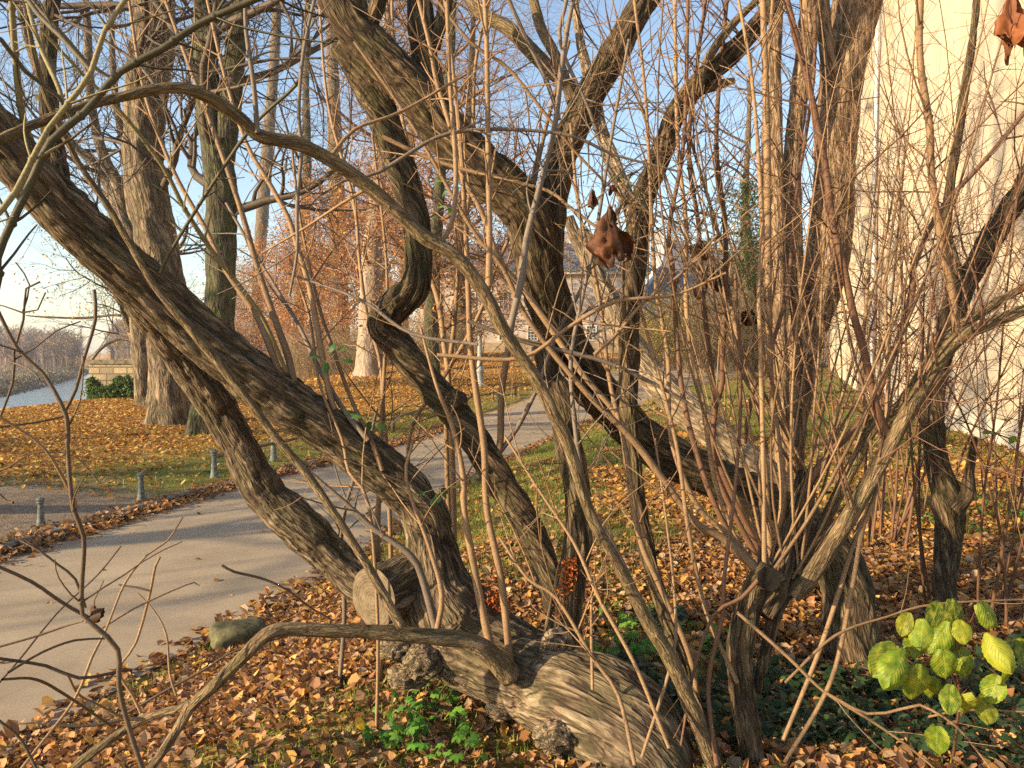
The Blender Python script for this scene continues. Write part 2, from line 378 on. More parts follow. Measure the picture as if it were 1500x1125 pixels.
# ------------------------------------------------------------------ kerb stones, bollards, rail fence, rocks
M_stone = plain_mat('kerb_granite', (.17, .15, .125), .9, .4, 9, bump=.6)
M_iron = plain_mat('weathered_grey_green_iron', (.135, .155, .145), .65, .35, 22, bump=.4)
M_wood = plain_mat('weathered_rail_wood', (.16, .115, .075), .85, .35, 14, bump=.5)
def rock(mb, c, size, seed, rz=0, n=14, rough=.35):
    """a stone: a subdivided block pushed about by noise"""
    a = np.linspace(-1, 1, n); faces = []
    for ax in range(3):
        for sg in (-1, 1):
            U, V = np.meshgrid(a, a); Wc = np.full_like(U, sg); v = [None] * 3
            v[ax] = Wc; v[(ax+1) % 3] = U * sg; v[(ax+2) % 3] = V
            P = np.stack(v, -1).reshape(-1, 3)
            P = P / (np.abs(P) ** 4).sum(1, keepdims=True) ** .25
            P = P * (1 + rough * (fbm(P[:,0]*1.4+seed, P[:,1]*1.4, P[:,2]*1.4, seed, 3) - .5))[:, None]
            P = P * np.array(size) / 2; cs, sn = math.cos(rz), math.sin(rz)
            P = np.stack([P[:,0]*cs - P[:,1]*sn, P[:,0]*sn + P[:,1]*cs, P[:,2]], 1) + np.array(c)
            I, J = np.meshgrid(np.arange(n-1), np.arange(n-1), indexing='ij')
            mb.add(P, np.stack([I*n+J, I*n+J+1, (I+1)*n+J+1, (I+1)*n+J], -1).reshape(-1, 4))
    return mb
yk = 7.4; ki = 0
while yk < 21:
    L = rnd.uniform(.42, .75); ym = yk + L / 2; x = float(pL(ym)) - .09; dx = float(pL(ym + .2) - pL(ym - .2)) / .4
    o = rock(MB(), (x, ym, float(H(x, ym)) + .03), (.15, L - .03, .10 + rnd.uniform(0, .05)), ki * 3 + 1, -math.atan(dx), 8, .28).build('kerb_stone', M_stone)
    tag(o, 'worn grey kerb stone half under leaves along the far edge of the path', 'kerb stone', 'kerb stones along the path'); yk += L; ki += 1

def bollard(base, h):
    t = thing('bollard', base, '', 'bollard', 'low iron posts beside the path')
    k = h / .46
    MB().lathe(base, [(.0, -.05), (.075*k, -.05), (.075*k, .03), (.062*k, .06), (.052*k, .12), (.040*k, .36*k), (.040*k, .375*k), (.058*k, .385*k), (.060*k, .40*k), (.045*k, .41*k), (.043*k, .42*k)], 18).build('post', M_iron, t)
    MB().lathe(base, [(.043*k, .42*k), (.066*k, .425*k), (.068*k, .45*k), (.05*k, .47*k), (.0, .482*k)], 18).build('cap', M_iron, t)
    return t
BL = ['low grey iron post standing on the bare dirt', 'low grey iron post in the tuft of grass beside the bare dirt',
      'low grey iron post where the wooden rail fence begins', 'low grey iron post seen through the gap under the leaning trunk']
bp = [gp(60, 770), gp(207, 734), gp(314, 700), gp(401, 676)]
for b, l in zip(bp, BL):
    d = (b - CAM) @ FWD; t = bollard(b, 40 / F * d); t['label'] = l
fp = [gp(401, 676), gp(480, 655), gp(576, 633), gp(614, 618), gp(672, 600), gp(722, 588), gp(755, 579), gp(790, 569)]
ft = thing('rail_fence', fp[0], 'low wooden rail fence with short posts along the far edge of the path', 'fence')
M_rail = M_wood
fh = .36
for p in fp[1:]: MB().lathe(p, [(0, -.05), (.055, -.05), (.05, fh + .06), (.03, fh + .09), (0, fh + .1)], 10).build('post', M_rail, ft)
allp = [bp[2]] + fp
for a_, b_ in zip(allp, allp[1:]):
    mb = MB(); tb = Tubes(); pts = np.linspace(a_ + np.array([0, 0, fh]), b_ + np.array([0, 0, fh]), 5) + rng.normal(0, .006, (5, 3)); tb.add(pts, np.full(5, .032), 8); tb.into(mb); mb.build('rail', M_rail, ft)
for (x, y, s, l) in [(350, 942, (.40, .30, .20), 'grey boulder at the near edge of the path beside the low branch'), (703, 706, (.34, .26, .2), 'small mossy boulder at the path edge behind the zigzag stem'),
                     (1158, 545, (.9, .6, .3), 'pale boulder lying on the grass by the far bend')][:2]:
    p = gp(x, y); tag(rock(MB(), p + np.array([0, 0, .05]), s, int(x), .5, 18, .5).build('boulder', plain_mat('lichen_rock', (.10, .095, .05), .95, .5, 7, bump=.9)), l, 'boulder')

# ------------------------------------------------------------------ stone wall by the river, lamp post, marker posts
def wall_mat():
    m = NT('sandstone_blocks'); p = m.pos()
    b = m.node('ShaderNodeTexBrick'); mp = m.node('ShaderNodeMapping'); m.put(mp.inputs[0], p); mp.inputs['Rotation'].default_value = (math.pi / 2, 0, 0)
    m.put(b.inputs['Vector'], mp.outputs[0]); b.inputs['Scale'].default_value = 1; b.inputs['Brick Width'].default_value = .62; b.inputs['Row Height'].default_value = .3
    b.inputs['Mortar Size'].default_value = .03; b.inputs['Color1'].default_value = (.46, .36, .21, 1); b.inputs['Color2'].default_value = (.24, .185, .12, 1); b.inputs['Mortar'].default_value = (.13, .11, .075, 1)
    n = m.noise(p, 3, 4); c = m.mix(m.ramp(n, [(.35, 0.), (.75, .6)]), b.outputs['Color'], (.20, .16, .11)); m.color(c)
    m.bump(m.math('ADD', b.outputs['Fac'], m.noise(p, 18, 3)), .8, .03); return m.m
M_blocks = wall_mat()
wl = gp(222, 584); Yw = wl[1] + .6; dW = Yw
xl, xr = (130 - 750) / F * Yw, (262 - 750) / F * Yw
zt = 2.2 + (HOR - 533) / F * Yw; zb = -4.5
t = thing('river_wall', (xl, Yw, zb), 'sandstone block wall at the river end of the lawn', 'wall')
MB().box(((xl + xr) / 2 + .0, Yw + .4, (zt + zb) / 2), (xr - xl, .8, zt - zb)).build('masonry', M_blocks, t, smooth=False)
MB().box(((xl + xr) / 2, Yw + .4, zt + .09), (xr - xl + .12, .95, .18)).build('coping', plain_mat('mossy_coping', (.17, .15, .10), .95, .4, 5), t, smooth=False)

lb = gp(703, 567); dl = (lb - CAM) @ FWD; sc_ = dl / F
t = thing('lamp_post', lb, 'grey cast-iron lamp post on the lawn behind the rail fence', 'lamp post')
hb = (567 - 478) * sc_
MB().lathe(lb, [(0, -.1), (7*sc_, -.1), (7*sc_, .12), (5.6*sc_, .2), (5.2*sc_, 22*sc_), (6.2*sc_, 23*sc_), (6.2*sc_, 25*sc_), (4.6*sc_, 28*sc_), (3.6*sc_, 40*sc_), (3.0*sc_, hb), (3.0*sc_, hb + 1.7)], 16).build('post', plain_mat('grey_painted_iron', (.30, .32, .33), .5, .2, 10, bump=.1), t)
zt_ = lb[2] + hb + 1.7
MB().lathe((lb[0], lb[1], zt_), [(.06, 0), (.2, .08), (.26, .6), (.27, .62)], 8).build('lantern', plain_mat('milky_lantern_glass', (.6, .6, .58), .3, .1, 4, bump=0), t)
MB().lathe((lb[0], lb[1], zt_ + .62), [(.32, 0), (.30, .05), (.1, .28), (.03, .32), (.0, .42)], 8).build('lantern_roof', M_iron, t)

def marker(x, ybot, ytop, w, name, label, cat, bands):
    b = gp(x, ybot); k = ((b - CAM) @ FWD) / F
    t = thing(name, b, label, cat); h = (ybot - ytop) * k
    MB().lathe(b, [(0, -.1), (w/2*k, -.1), (w/2*k, h), (w/3*k, h + .03), (0, h + .04)], 12).build('post', plain_mat('white_post_paint', (.72, .71, .68), .5, .08, 6, bump=.1), t)
    for (y0, y1, c) in bands:
        MB().lathe((b[0], b[1], b[2] + (ybot - y0) * k), [(w/2*k + .006, 0), (w/2*k + .006, (y0 - y1) * k)], 12).build('band', plain_mat('band_paint', c, .5, .1, 5, bump=0), t)
    return t
marker(1046, 522, 458, 4.5, 'marker_post', 'slim white post with an orange band in front of the brown thicket', 'post', [(493, 486, (.65, .28, .03)), (460, 455, (.45, .18, .06))])
marker(778, 536, 495, 3, 'white_stake', 'thin white stake beside the path in front of the pale villa', 'post', [])
b = gp(1073, 526); k = ((b - CAM) @ FWD) / F
t = thing('sign_post', b, 'post carrying a small white board with a reddish top in front of the thicket', 'sign')
MB().lathe(b, [(0, -.1), (1.3*k, -.1), (1.3*k, 66*k), (0, 66*k)], 8).build('post', plain_mat('grey_sign_post', (.45, .46, .47), .5), t)
MB().box(b + np.array([0, -.05, 48*k]), (9*k, .03, 26*k)).build('board', plain_mat('white_board', (.62, .66, .72), .5, .1, 5, bump=0), t, smooth=False)
MB().box(b + np.array([0, -.05, 66*k]), (10*k, .04, 9*k)).build('top_plate', plain_mat('salmon_plate', (.68, .33, .22), .5, .1, 5, bump=0), t, smooth=False)

# ------------------------------------------------------------------ pale villa at the end of the path
YH = 74.0
def hx(x, y=YH): return (x - 750) / F * y
def hz(yy, y=YH): return 2.2 + (HOR - yy) / F * y
M_ren = plain_mat('pale_pink_render', (.52, .45, .40), .9, .1, 1.3); M_trim = plain_mat('stone_trim', (.52, .47, .42), .9, .1, 3)
M_slate = plain_mat('slate_roof', (.17, .17, .19), .7, .2, 4); M_zinc_lit = plain_mat('sunlit_zinc_roof', (.42, .43, .44), .5, .1, 2); M_cop = plain_mat('green_copper_gutter', (.17, .26, .24), .6, .2, 3)
M_glass = NT('window_glass'); M_glass.color((.06, .08, .11)); M_glass.b.inputs['Roughness'].default_value = .1; M_glass = M_glass.m
M_frame = plain_mat('white_window_frame', (.62, .62, .60), .5, .08, 3, bump=0)
x0, x1 = hx(612), hx(944); zb = 1.2; ze = hz(402)
vil = thing('villa', ((x0 + x1) / 2, YH, zb), 'pale villa with a slate roof at the far end of the path', 'building')
MB().box(((x0 + x1) / 2, YH + 5, (zb + ze) / 2), (x1 - x0, 10, ze - zb)).build('wall', M_ren, vil, smooth=False)
MB().box(((x0 + x1) / 2, YH + 4.97, hz(505) - .3), (x1 - x0 + .16, 10.1, 1.0)).build('plinth', plain_mat('sandstone_plinth', (.36, .28, .19), .9, .15, 2), vil, smooth=False)
MB().box(((x0 + x1) / 2, YH + 4.97, hz(473)), (x1 - x0 + .12, 10.1, .22)).build('string_course', M_trim, vil, smooth=False)
MB().box(((x0 + x1) / 2, YH + 4.9, ze + .1), (x1 - x0 + .9, 10.8, .3)).build('cornice', M_trim, vil, smooth=False)
MB().box(((x0 + x1) / 2, YH + 4.85, ze + .3), (x1 - x0 + 1.1, 11, .12)).build('gutter', M_cop, vil, smooth=False)
a_, b_ = x0 - .45, x1 + .45; zr = hz(352) - ze - .36; z0 = ze + .36
MB().add([[a_, YH - .5, z0], [b_, YH - .5, z0], [b_, YH + 10.3, z0], [a_, YH + 10.3, z0], [a_ + 2, YH + 2.6, z0 + zr], [b_ - 2, YH + 2.6, z0 + zr], [b_ - 2, YH + 7.4, z0 + zr], [a_ + 2, YH + 7.4, z0 + zr]],
         [[0,1,5,4],[1,2,6,5],[2,3,7,6],[3,0,4,7],[4,5,6,7]]).build('roof', M_slate, vil, smooth=False)
MB().box((hx(830), YH + 3, z0 + zr), (.8, .8, 2.0)).build('chimney', M_trim, vil, smooth=False)
def window(x, y, w, h, nx, ny, par, Y=YH):
    k = Y / F; c = np.array([hx(x, Y), Y, hz(y, Y)])
    f = MB(); W_, H_ = w * k, h * k
    f.box(c + [0, -.03, H_/2], (W_ + .16, .12, .09)).box(c + [0, -.03, -H_/2], (W_ + .16, .16, .09)).box(c + [-W_/2, -.03, 0], (.09, .12, H_ - .1)).box(c + [W_/2, -.03, 0], (.09, .12, H_ - .1))
    for i in range(1, nx): f.box(c + [W_ * (i/nx - .5), -.035, 0], (.05, .06, H_ - .1))
    for i in range(1, ny): f.box(c + [0, -.032, H_ * (i/ny - .5)], (W_ - .1, .045, .04))
    fr = f.build('window', M_frame, par, smooth=False)
    MB().box(c + [0, -.01, 0], (W_ - .02, .03, H_ - .02)).build('pane', M_glass, par, smooth=False).parent = par
    return fr
for x in (640, 690, 738, 780, 822, 866, 908): window(x, 488, 14, 21, 3, 5, vil)
for x in (640, 690, 738, 780, 832, 880, 915): window(x, 441, 13, 24, 2, 4, vil)
# taller pavilion with a flared roof
YP = 80.0; xa, xb = hx(938, YP), hx(1052, YP); zp = hz(432, YP)
pav = thing('pavilion', ((xa + xb) / 2, YP, 1.2), 'pavilion with a tall flared grey roof beside the villa', 'building')
MB().box(((xa + xb) / 2, YP + 5, (1.2 + zp) / 2), (xb - xa - .8, 9.4, zp - 1.2)).build('wall', M_ren, pav, smooth=False)
prof = []
for i in range(13):
    u_ = i / 12; prof.append((5.0 - 2.9 * (1 - (1 - u_) ** 2.2), zp + (hz(348, YP) - zp) * u_))
cxp, cyp = (xa + xb) / 2, YP + 5; hw = (xb - xa) / 2
V = []; 
for (r_, z_) in prof:
    e = r_ - 5.0; V += [[cxp - hw - e, YP - .2 - e, z_], [cxp + hw + e, YP - .2 - e, z_], [cxp + hw + e, YP + 10 + e, z_], [cxp - hw - e, YP + 10 + e, z_]]
V = np.array(V); 
cen = np.array([cxp, cyp]); 
for i, (r_, z_) in enumerate(prof):
    k = (r_ / 5.0); V[i*4:i*4+4, 0] = cxp + np.array([-1, 1, 1, -1]) * (hw - (5.0 - r_)); V[i*4:i*4+4, 1] = cyp + np.array([-1, -1, 1, 1]) * (5.2 - (5.0 - r_))
MB().add(V, [[i*4 + 0, i*4 + 1, i*4 + 5, i*4 + 4] for i in range(12)] + [[i*4 + 1, i*4 + 2, i*4 + 6, i*4 + 5] for i in range(12)] + [[48, 49, 50, 51]]).build('slate_roof', M_slate, pav, smooth=False)
MB().add(V, [[i*4 + 3, i*4 + 0, i*4 + 4, i*4 + 7] for i in range(12)] + [[i*4 + 2, i*4 + 3, i*4 + 7, i*4 + 6] for i in range(12)]).build('sunlit_zinc_hip', M_zinc_lit, pav, smooth=False)  # left and back faces paler: sunlight put into the roof colour
MB().box((hx(968, YP), YP + 2.4, hz(345, YP)), (.9, .9, 1.2)).build('chimney', M_trim, pav, smooth=False)
window(1000, 455, 10, 22, 2, 4, pav, YP + .2)

# ------------------------------------------------------------------ white house wall on the right
def wx(y): return 8.7 + .31 * (y - 13.4)
wdir = np.array([.31, 1.0]) / math.hypot(.31, 1); wn = np.array([-wdir[1], wdir[0]])  # along the wall; outward (towards the lawn)
wrz = math.atan2(wdir[1], wdir[0])
wh = thing('white_house', (wx(20), 20, .3), 'tall white rendered house wall on the right behind the bushes', 'building')
m = NT('warm_white_render'); p = m.pos(); n = m.noise(m.scale(p, (1, 1, .10)), 1.6, 5, .65); n2 = m.noise(p, 14, 3)
c = m.ramp(n, [(.3, (.39, .34, .26)), (.7, (.50, .435, .335))]); c = m.mix(m.ramp(n2, [(.5, 0.), (.8, .25)]), c, (.33, .295, .24)); m.color(c); m.bump(n2, .3, .006); M_white = m.m
def wbox(mb, y0, y1, out, thick, z0, z1):
    a = np.array([wx(y0), y0]); b = np.array([wx(y1), y1]); L = np.linalg.norm(b - a); c = (a + b) / 2 + wn * (out - thick / 2)
    return mb.box((c[0], c[1], (z0 + z1) / 2), (L, thick, z1 - z0), wrz)
zB, zT = -.3, 17.0; Y0, Y1 = 6.0, 60.0
wbox(MB(), Y0, Y1, 0, 9, zB, zT).build('wall', M_white, wh, smooth=False)
wbox(MB(), Y0, Y1 + .05, .06, .06, zB, 1.0).build('plinth', plain_mat('white_plinth', (.60, .545, .44), .9, .08, 2), wh, smooth=False)
for y in (14.6, 19.5, 24.4, 29.3, 34.2, 39.1, 44, 48.9, 53.8, 59):
    pl_ = wbox(MB(), y - .45, y + .45, .22, .22, 1.003, zT - .6).build('pilaster', M_white, wh, smooth=False)
wbox(MB(), Y0, Y1 + .3, .38, .38, zT - .6, zT - .25).build('cornice', M_white, wh, smooth=False)
wbox(MB(), Y0 - .3, Y1 + .6, .75, 10.4, zT - .25, zT).build('eaves', plain_mat('eaves_board', (.55, .5, .43), .8), wh, smooth=False)
e0, e1 = np.array([wx(Y0 - .3), Y0 - .3]), np.array([wx(Y1 + .6), Y1 + .6])
rf = [[*(e0 + wn*.75), zT], [*(e1 + wn*.75), zT], [*(e1 - wn*9.6), zT], [*(e0 - wn*9.6), zT], [*(e0 - wn*4.4), zT + 3.4], [*(e1 - wn*4.4), zT + 3.4]]
MB().add(rf, [[0,1,5,4],[2,3,4,5]], [[1,2,5],[3,0,4]]).build('roof', M_slate, wh, smooth=False)
tb = Tubes(); q0 = np.array([wx(31.4), 31.4]) + wn * .12
tb.add([[*q0, .1], [*q0, 6], [*q0, 12], [*q0, zT - .6]], [.07] * 4, 10); mb = MB(); tb.into(mb); mb.build('downpipe', plain_mat('pale_downpipe', (.62, .62, .62), .4, .05, 4, bump=0), wh)
M_sand = plain_mat('ochre_sandstone', (.46, .35, .20), .9, .15, 4)
for y in (25.3, 41.5):
    for zc in (5.6,):
        f = MB(); wbox(f, y - .75, y + .75, .16, .16, zc + 1.15, zc + 1.38); wbox(f, y - .75, y + .75, .20, .20, zc - 1.3, zc - 1.12)
        wbox(f, y - .75, y - .55, .10, .10, zc - 1.12, zc + 1.15); wbox(f, y + .55, y + .75, .10, .10, zc - 1.12, zc + 1.15)
        f.build('window_surround', M_sand, wh, smooth=False)
        wbox(MB(), y - .55, y + .55, .03, .03, zc - 1.12, zc + 1.15).build('shutter', plain_mat('cream_shutter', (.60, .55, .44), .7, .08, 5), wh, smooth=False)

# ------------------------------------------------------------------ the old leaning tree: fallen bole, leaning stems, sawn stub, suckers
treeA = thing('leaning_tree', gp(700, 1010), 'old shaggy tree with a lying bole, a sawn stub and two left-leaning stems', 'tree')
def bark_part(name, mat, par, nodes, d0=None, d1=None, **kw):
    mb = MB(); limb(mb, fill(nodes, d0, d1), **kw); o = mb.build(name, mat, par, bark=True); return o
mb = MB()
limb(mb, fill([(1000, 1175, 60, 3.28), (962, 1118, 118, 3.32), (920, 1074, 152, 3.37), (868, 1036, 158, 3.45), (800, 1003, 150, 3.6), (730, 965, 140, 3.7), (672, 925, 138, 3.78), (640, 868, 118, 3.8), (634, 815, 78, 3.8), (618, 748, 70, 3.78),
                (562, 690, 70, 3.74), (500, 642, 71, 3.68), (415, 585, 76, 3.58), (330, 522, 76, 3.46), (235, 437, 75, 3.32), (160, 372, 76, 3.2), (97, 312, 78, 3.1), (35, 245, 80, 3.0), (-40, 165, 83, 2.9), (-150, 60, 85, 2.8)]),
     ns=104, step=.0095, amp=.014, lump=.20, seed=3, fa=22, fl=6, twist=.35)
o = mb.build('trunk', M_bark, treeA, bark=True)
bark_part('stem', M_bark, treeA, [(600, 905, 72, 3.85), (535, 862, 64, 3.95), (490, 820, 61, 3.97), (437, 768, 64, 3.95), (384, 716, 58, 3.93), (352, 655, 52, 3.9), (318, 592, 52, 3.85), (276, 530, 55, 3.77), (222, 462, 56, 3.62), (172, 402, 50, 3.5), (120, 340, 46, 3.36)],
          ns=84, step=.0095, amp=.014, lump=.16, seed=8, fa=22, fl=6, twist=.3)
# sawn stub: bark sleeve plus a flat cut face with rings
ce = px(547, 875, 3.62); ax = np.array([.60, .80, .02]); ax /= np.linalg.norm(ax)
mb = MB(); limb(mb, np.array([[*(ce + ax * s), r] for s, r in ((0, .130), (.08, .135), (.18, .14), (.34, .15))]), ns=72, step=.012, amp=.011, lump=.16, seed=21, fa=24, fl=5, cap=False)
stub = mb.build('log_stub', M_bark, treeA, bark=True)
m = NT('sawn_wood'); tc = m.node('ShaderNodeTexCoord').outputs['Object']
mp = m.node('ShaderNodeVectorMath', operation='SUBTRACT'); m.put(mp.inputs[0], m.attr('bark').outputs['Vector']); mp.inputs[1].default_value = (.012, -.018, 0)
ln = m.node('ShaderNodeVectorMath', operation='LENGTH'); m.put(ln.inputs[0], mp.outputs[0])
nz_ = m.noise(m.attr('bark').outputs['Vector'], 22, 4); rg_ = m.math('SINE', m.math('MULTIPLY', m.math('ADD', ln.outputs['Value'], m.math('MULTIPLY', nz_, .03)), 420.0))
c = m.ramp(m.math('ADD', m.math('MULTIPLY', rg_, .09), nz_), [(.25, (.07, .053, .035)), (.55, (.15, .115, .075)), (.85, (.22, .175, .12))])
m.color(c); m.bump(m.math('ADD', m.math('MULTIPLY', rg_, .4), m.math('MULTIPLY', nz_, 3.)), .35, .003); m.b.inputs['Roughness'].default_value = .9; M_cut = m.m
def disc(c, n, r, seed, nr=14, na=64):
    a = np.cross(n, [0, 0, 1.]); a /= np.linalg.norm(a); b = np.cross(a, n)
    th = np.arange(na) * 2 * math.pi / na; V = [np.array(c)]; bk = [[0, 0, 0, 0]]
    for i in range(1, nr + 1):
        rr = r * i / nr * (1 + .10 * (fbm(np.cos(th) * 1.6 + seed, np.sin(th) * 1.6, 0, seed, 2) - .5))
        dz = .006 * (fbm(np.cos(th) * i / 4, np.sin(th) * i / 4, seed, 2, 2) - .5)
        V += list(np.array(c) + rr[:, None] * (np.cos(th)[:, None] * a + np.sin(th)[:, None] * b) + n * dz[:, None]); bk += list(np.stack([rr * np.cos(th), rr * np.sin(th), 0 * th, 0 * th], 1))
    t = [[0, 1 + j, 1 + (j + 1) % na] for j in range(na)]
    q = [[1 + i*na + j, 1 + (i+1)*na + j, 1 + (i+1)*na + (j+1) % na, 1 + i*na + (j+1) % na] for i in range(nr - 1) for j in range(na)]
    return MB().add(V, q, t, bark=np.array(bk, float))
disc(ce - ax * .001, -ax, .139, 4).build('cut_face', M_cut, treeA, bark=True).parent = treeA
# knots and burls on the bole
def burl(c, r, seed, squash=(1, 1, 1), mat=None, name='burl'):
    n = 56; U, Vv = np.meshgrid(np.linspace(0, 2*math.pi, n), np.linspace(.02, math.pi - .02, n // 2))
    D = np.stack([np.cos(U)*np.sin(Vv), np.sin(U)*np.sin(Vv), np.cos(Vv)], -1).reshape(-1, 3)
    sp_ = np.arctan2(D[:, 2], D[:, 0]); rd = np.hypot(D[:, 0], D[:, 2]); n_ = fbm(D[:,0]*2.2+seed, D[:,1]*2.2, D[:,2]*2.2, seed, 3)
    fold = np.abs(np.sin(5.5 * rd + .5 * np.sin(sp_ * 2 + seed) + n_ * 5)) ** .6
    k = 1 + .55 * (n_ - .5) + .13 * (fold - .7) + .25 * (fbm(D[:,0]*7+seed, D[:,1]*7, D[:,2]*7, seed + 1, 2) - .5)
    P = np.array(c) + D * (k * r)[:, None] * np.array(squash)
    m_ = n // 2; I, J = np.meshgrid(np.arange(m_ - 1), np.arange(n - 1), indexing='ij')
    bk = np.stack([rd * r * 2, np.sin(sp_) * r * .8, sp_ * r * 1.5, np.clip(.25 + .7 * fold, 0, 1)], -1)
    return MB().add(P, np.stack([I*n+J, I*n+J+1, (I+1)*n+J+1, (I+1)*n+J], -1).reshape(-1, 4), bark=bk).build(name, mat or M_bark, treeA, bark=True)
burl(px(620, 968, 3.58), .088, 3, (1, .8, .85)); burl(px(662, 972, 3.62), .062, 5); burl(px(815, 945, 3.52), .07, 9, (1, .8, 1)); burl(px(815, 1078, 3.27), .078, 12, (1.15, .9, .9)); burl(px(598, 990, 3.68), .08, 17, (1.2, 1, .7), M_bark)
burl(px(674, 905, 3.66), .05, 19); burl(px(588, 948, 3.66), .085, 23, (1.2, 1, .8), M_bark)
for (x, y, d, r, s_) in ((690, 985, 3.62, .07, 31), (738, 1040, 3.52, .055, 37)):
    burl(px(x, y, d), r, s_, (1.4, 1, .8), M_bark)
# stems rising from the bole
bark_part('stem', M_bark2, treeA, [(822, 965, 66, 3.62), (824, 925, 54, 3.64), (832, 870, 46, 3.66), (846, 800, 42, 3.7), (846, 730, 42, 3.74), (836, 670, 42, 3.8), (826, 610, 40, 3.9), (812, 560, 40, 4.0), (795, 505, 34, 4.1)], ns=56, step=.012, amp=.010, seed=31, fa=30, fl=4)
bark_part('stem', M_bark2, treeA, [(836, 935, 40, 3.68), (815, 880, 40, 3.72), (792, 810, 40, 3.8), (760, 745, 42, 3.86), (724, 690, 44, 3.92), (690, 635, 46, 3.95), (655, 592, 48, 3.98), (610, 540, 46, 4.0), (580, 502, 46, 4.0), (562, 474, 48, 3.98), (578, 448, 50, 3.93), (604, 425, 46, 3.9),
           (612, 390, 42, 3.92), (610, 335, 42, 3.95), (594, 270, 44, 3.97), (570, 195, 46, 3.98), (545, 130, 50, 3.98), (510, 65, 56, 3.96)], ns=64, step=.011, amp=.011, seed=37, fa=28, fl=4.5, twist=1.2)
burl(px(668, 588, 3.93), .055, 51, (1, 1, 1), M_bark2)
# low bare branch reaching left over the leaves
J1 = [(748, 990, 34, 3.4), (715, 955, 30, 3.34), (680, 938, 26, 3.3), (630, 932, 24, 3.24), (560, 926, 22, 3.18), (480, 924, 21, 3.12), (420, 922, 22, 3.08), (390, 930, 23, 3.05), (355, 963, 22, 3.04), (318, 1000, 21, 3.04), (280, 1035, 20, 3.05)]
def stem_part(name, mat, par, nodes, d0=None, d1=None, ns=20, amp=.003, seed=1, **kw):
    kw.setdefault('fa', 50); kw.setdefault('fl', 8); kw.setdefault('step', .02)
    return bark_part(name, mat, par, nodes, d0, d1, ns=ns, amp=amp, seed=seed, lump=.2, **kw)
stem_part('branch', M_stem, treeA, J1, seed=61, ns=28, amp=.004)
stem_part('branch', M_stem, treeA, [(285, 1028, 15, 3.05), (262, 1038, 13), (207, 1055, 13, 3.12), (150, 1092, 12), (95, 1135, 11, 3.05)], seed=62)
stem_part('branch', M_stem, treeA, [(282, 1030, 17, 3.05), (262, 1065, 15), (240, 1098, 15), (215, 1135, 14, 3.0)], seed=63)

def wig(P, amp, seed):
    r_ = np.random.default_rng(seed); P = P.copy(); P[1:, :3] += r_.normal(0, amp, (len(P) - 1, 3)); return P
def shoot(T, P, r0, r1, col, lvl=2, twig=(.16, .45), gap=(.10, .22), start=.35, ang=48, seed=0, ns=6, up=.35, thin=.55):
    """a long woody shoot through P with pairs of side twigs at its nodes, as an opposite-branched shrub grows"""
    q = random.Random(seed); N = len(P); seg = np.linalg.norm(np.diff(P[:, :3], axis=0), axis=1); s = np.concatenate([[0], np.cumsum(seg)]); L = s[-1]
    rad = np.interp(s, [0, L], [r0, r1]) if P.shape[1] < 4 else P[:, 3].copy()
    T.add(P[:, :3], rad, ns, col)
    if lvl <= 0: return
    d = L * start + q.uniform(0, gap[1]); roll = q.uniform(0, 6.28)
    while d < L * .985:
        p = np.array([np.interp(d, s, P[:, k]) for k in range(3)]); i = min(np.searchsorted(s, d), N - 1); t = P[i, :3] - P[i-1, :3]; t = t / (np.linalg.norm(t) + 1e-9)
        a = np.cross(t, [.31, .2, .9]); a /= np.linalg.norm(a); b = np.cross(t, a); rloc = float(np.interp(d, s, rad))
        T.add(np.stack([p - t * rloc * .9, p, p + t * rloc * .9]), [rloc * .9, rloc * 1.35, rloc * .9], 6, col * .7)
        for sd in (0, math.pi):
            if q.random() < .30: continue
            ph = roll + sd; out = a * math.cos(ph) + b * math.sin(ph); an = R(q.uniform(ang - 14, ang + 14)); dr = t * math.cos(an) + out * math.sin(an)
            l = q.uniform(*twig) * (1.0 if q.random() < .75 else 1.8); n = 6; pts = [p]; v = dr.copy(); bend = np.array([q.gauss(0, .26), q.gauss(0, .26), up * q.uniform(-.4, 1.2)])
            for k in range(n - 1):
                v = v + bend * (.25) + np.array([q.gauss(0, .05) for _ in range(3)]); v /= np.linalg.norm(v); pts.append(pts[-1] + v * l / (n - 1))
            rr = max(rloc * thin, .0015); rr = min(rr, .0048)
            shoot(T, np.array(pts), rr, max(rr * .5, .0010), col * q.uniform(.8, 1.1), lvl - 1, (twig[0] * .5, twig[1] * .55), (gap[0] * .8, gap[1] * 1.0), .25, ang, q.randrange(1 << 30), 4 if lvl > 1 else 3, up, .75)
        d += q.uniform(*gap); roll += math.pi / 2 + q.uniform(-.3, .3)

def shrub_stem(par, mat, nodes, d0=None, d1=None, tone=.5, lvl=2, seed=0, name='stem', step=.05, root=False, **kw):
    P = wig(fill(nodes, d0, d1), .007, seed)
    if root:   # carry the stem down to the ground it grows from
        g_ = P[0].copy(); g_[:2] += (P[0, :2] - P[1, :2]) * .3; g_[2] = float(H(g_[0], g_[1])) - .05; m_ = (g_ + P[0]) / 2; m_[:2] += .02; P = np.vstack([g_, m_, P])
    P = catmull(P, step); T = Tubes(); ns = 8 if P[:, 3].max() > .006 else 6
    shoot(T, P, 0, 0, np.array([tone] * 3), lvl, seed=seed, ns=ns, **kw); mb = MB(); T.into(mb); return mb.build(name, mat, par)

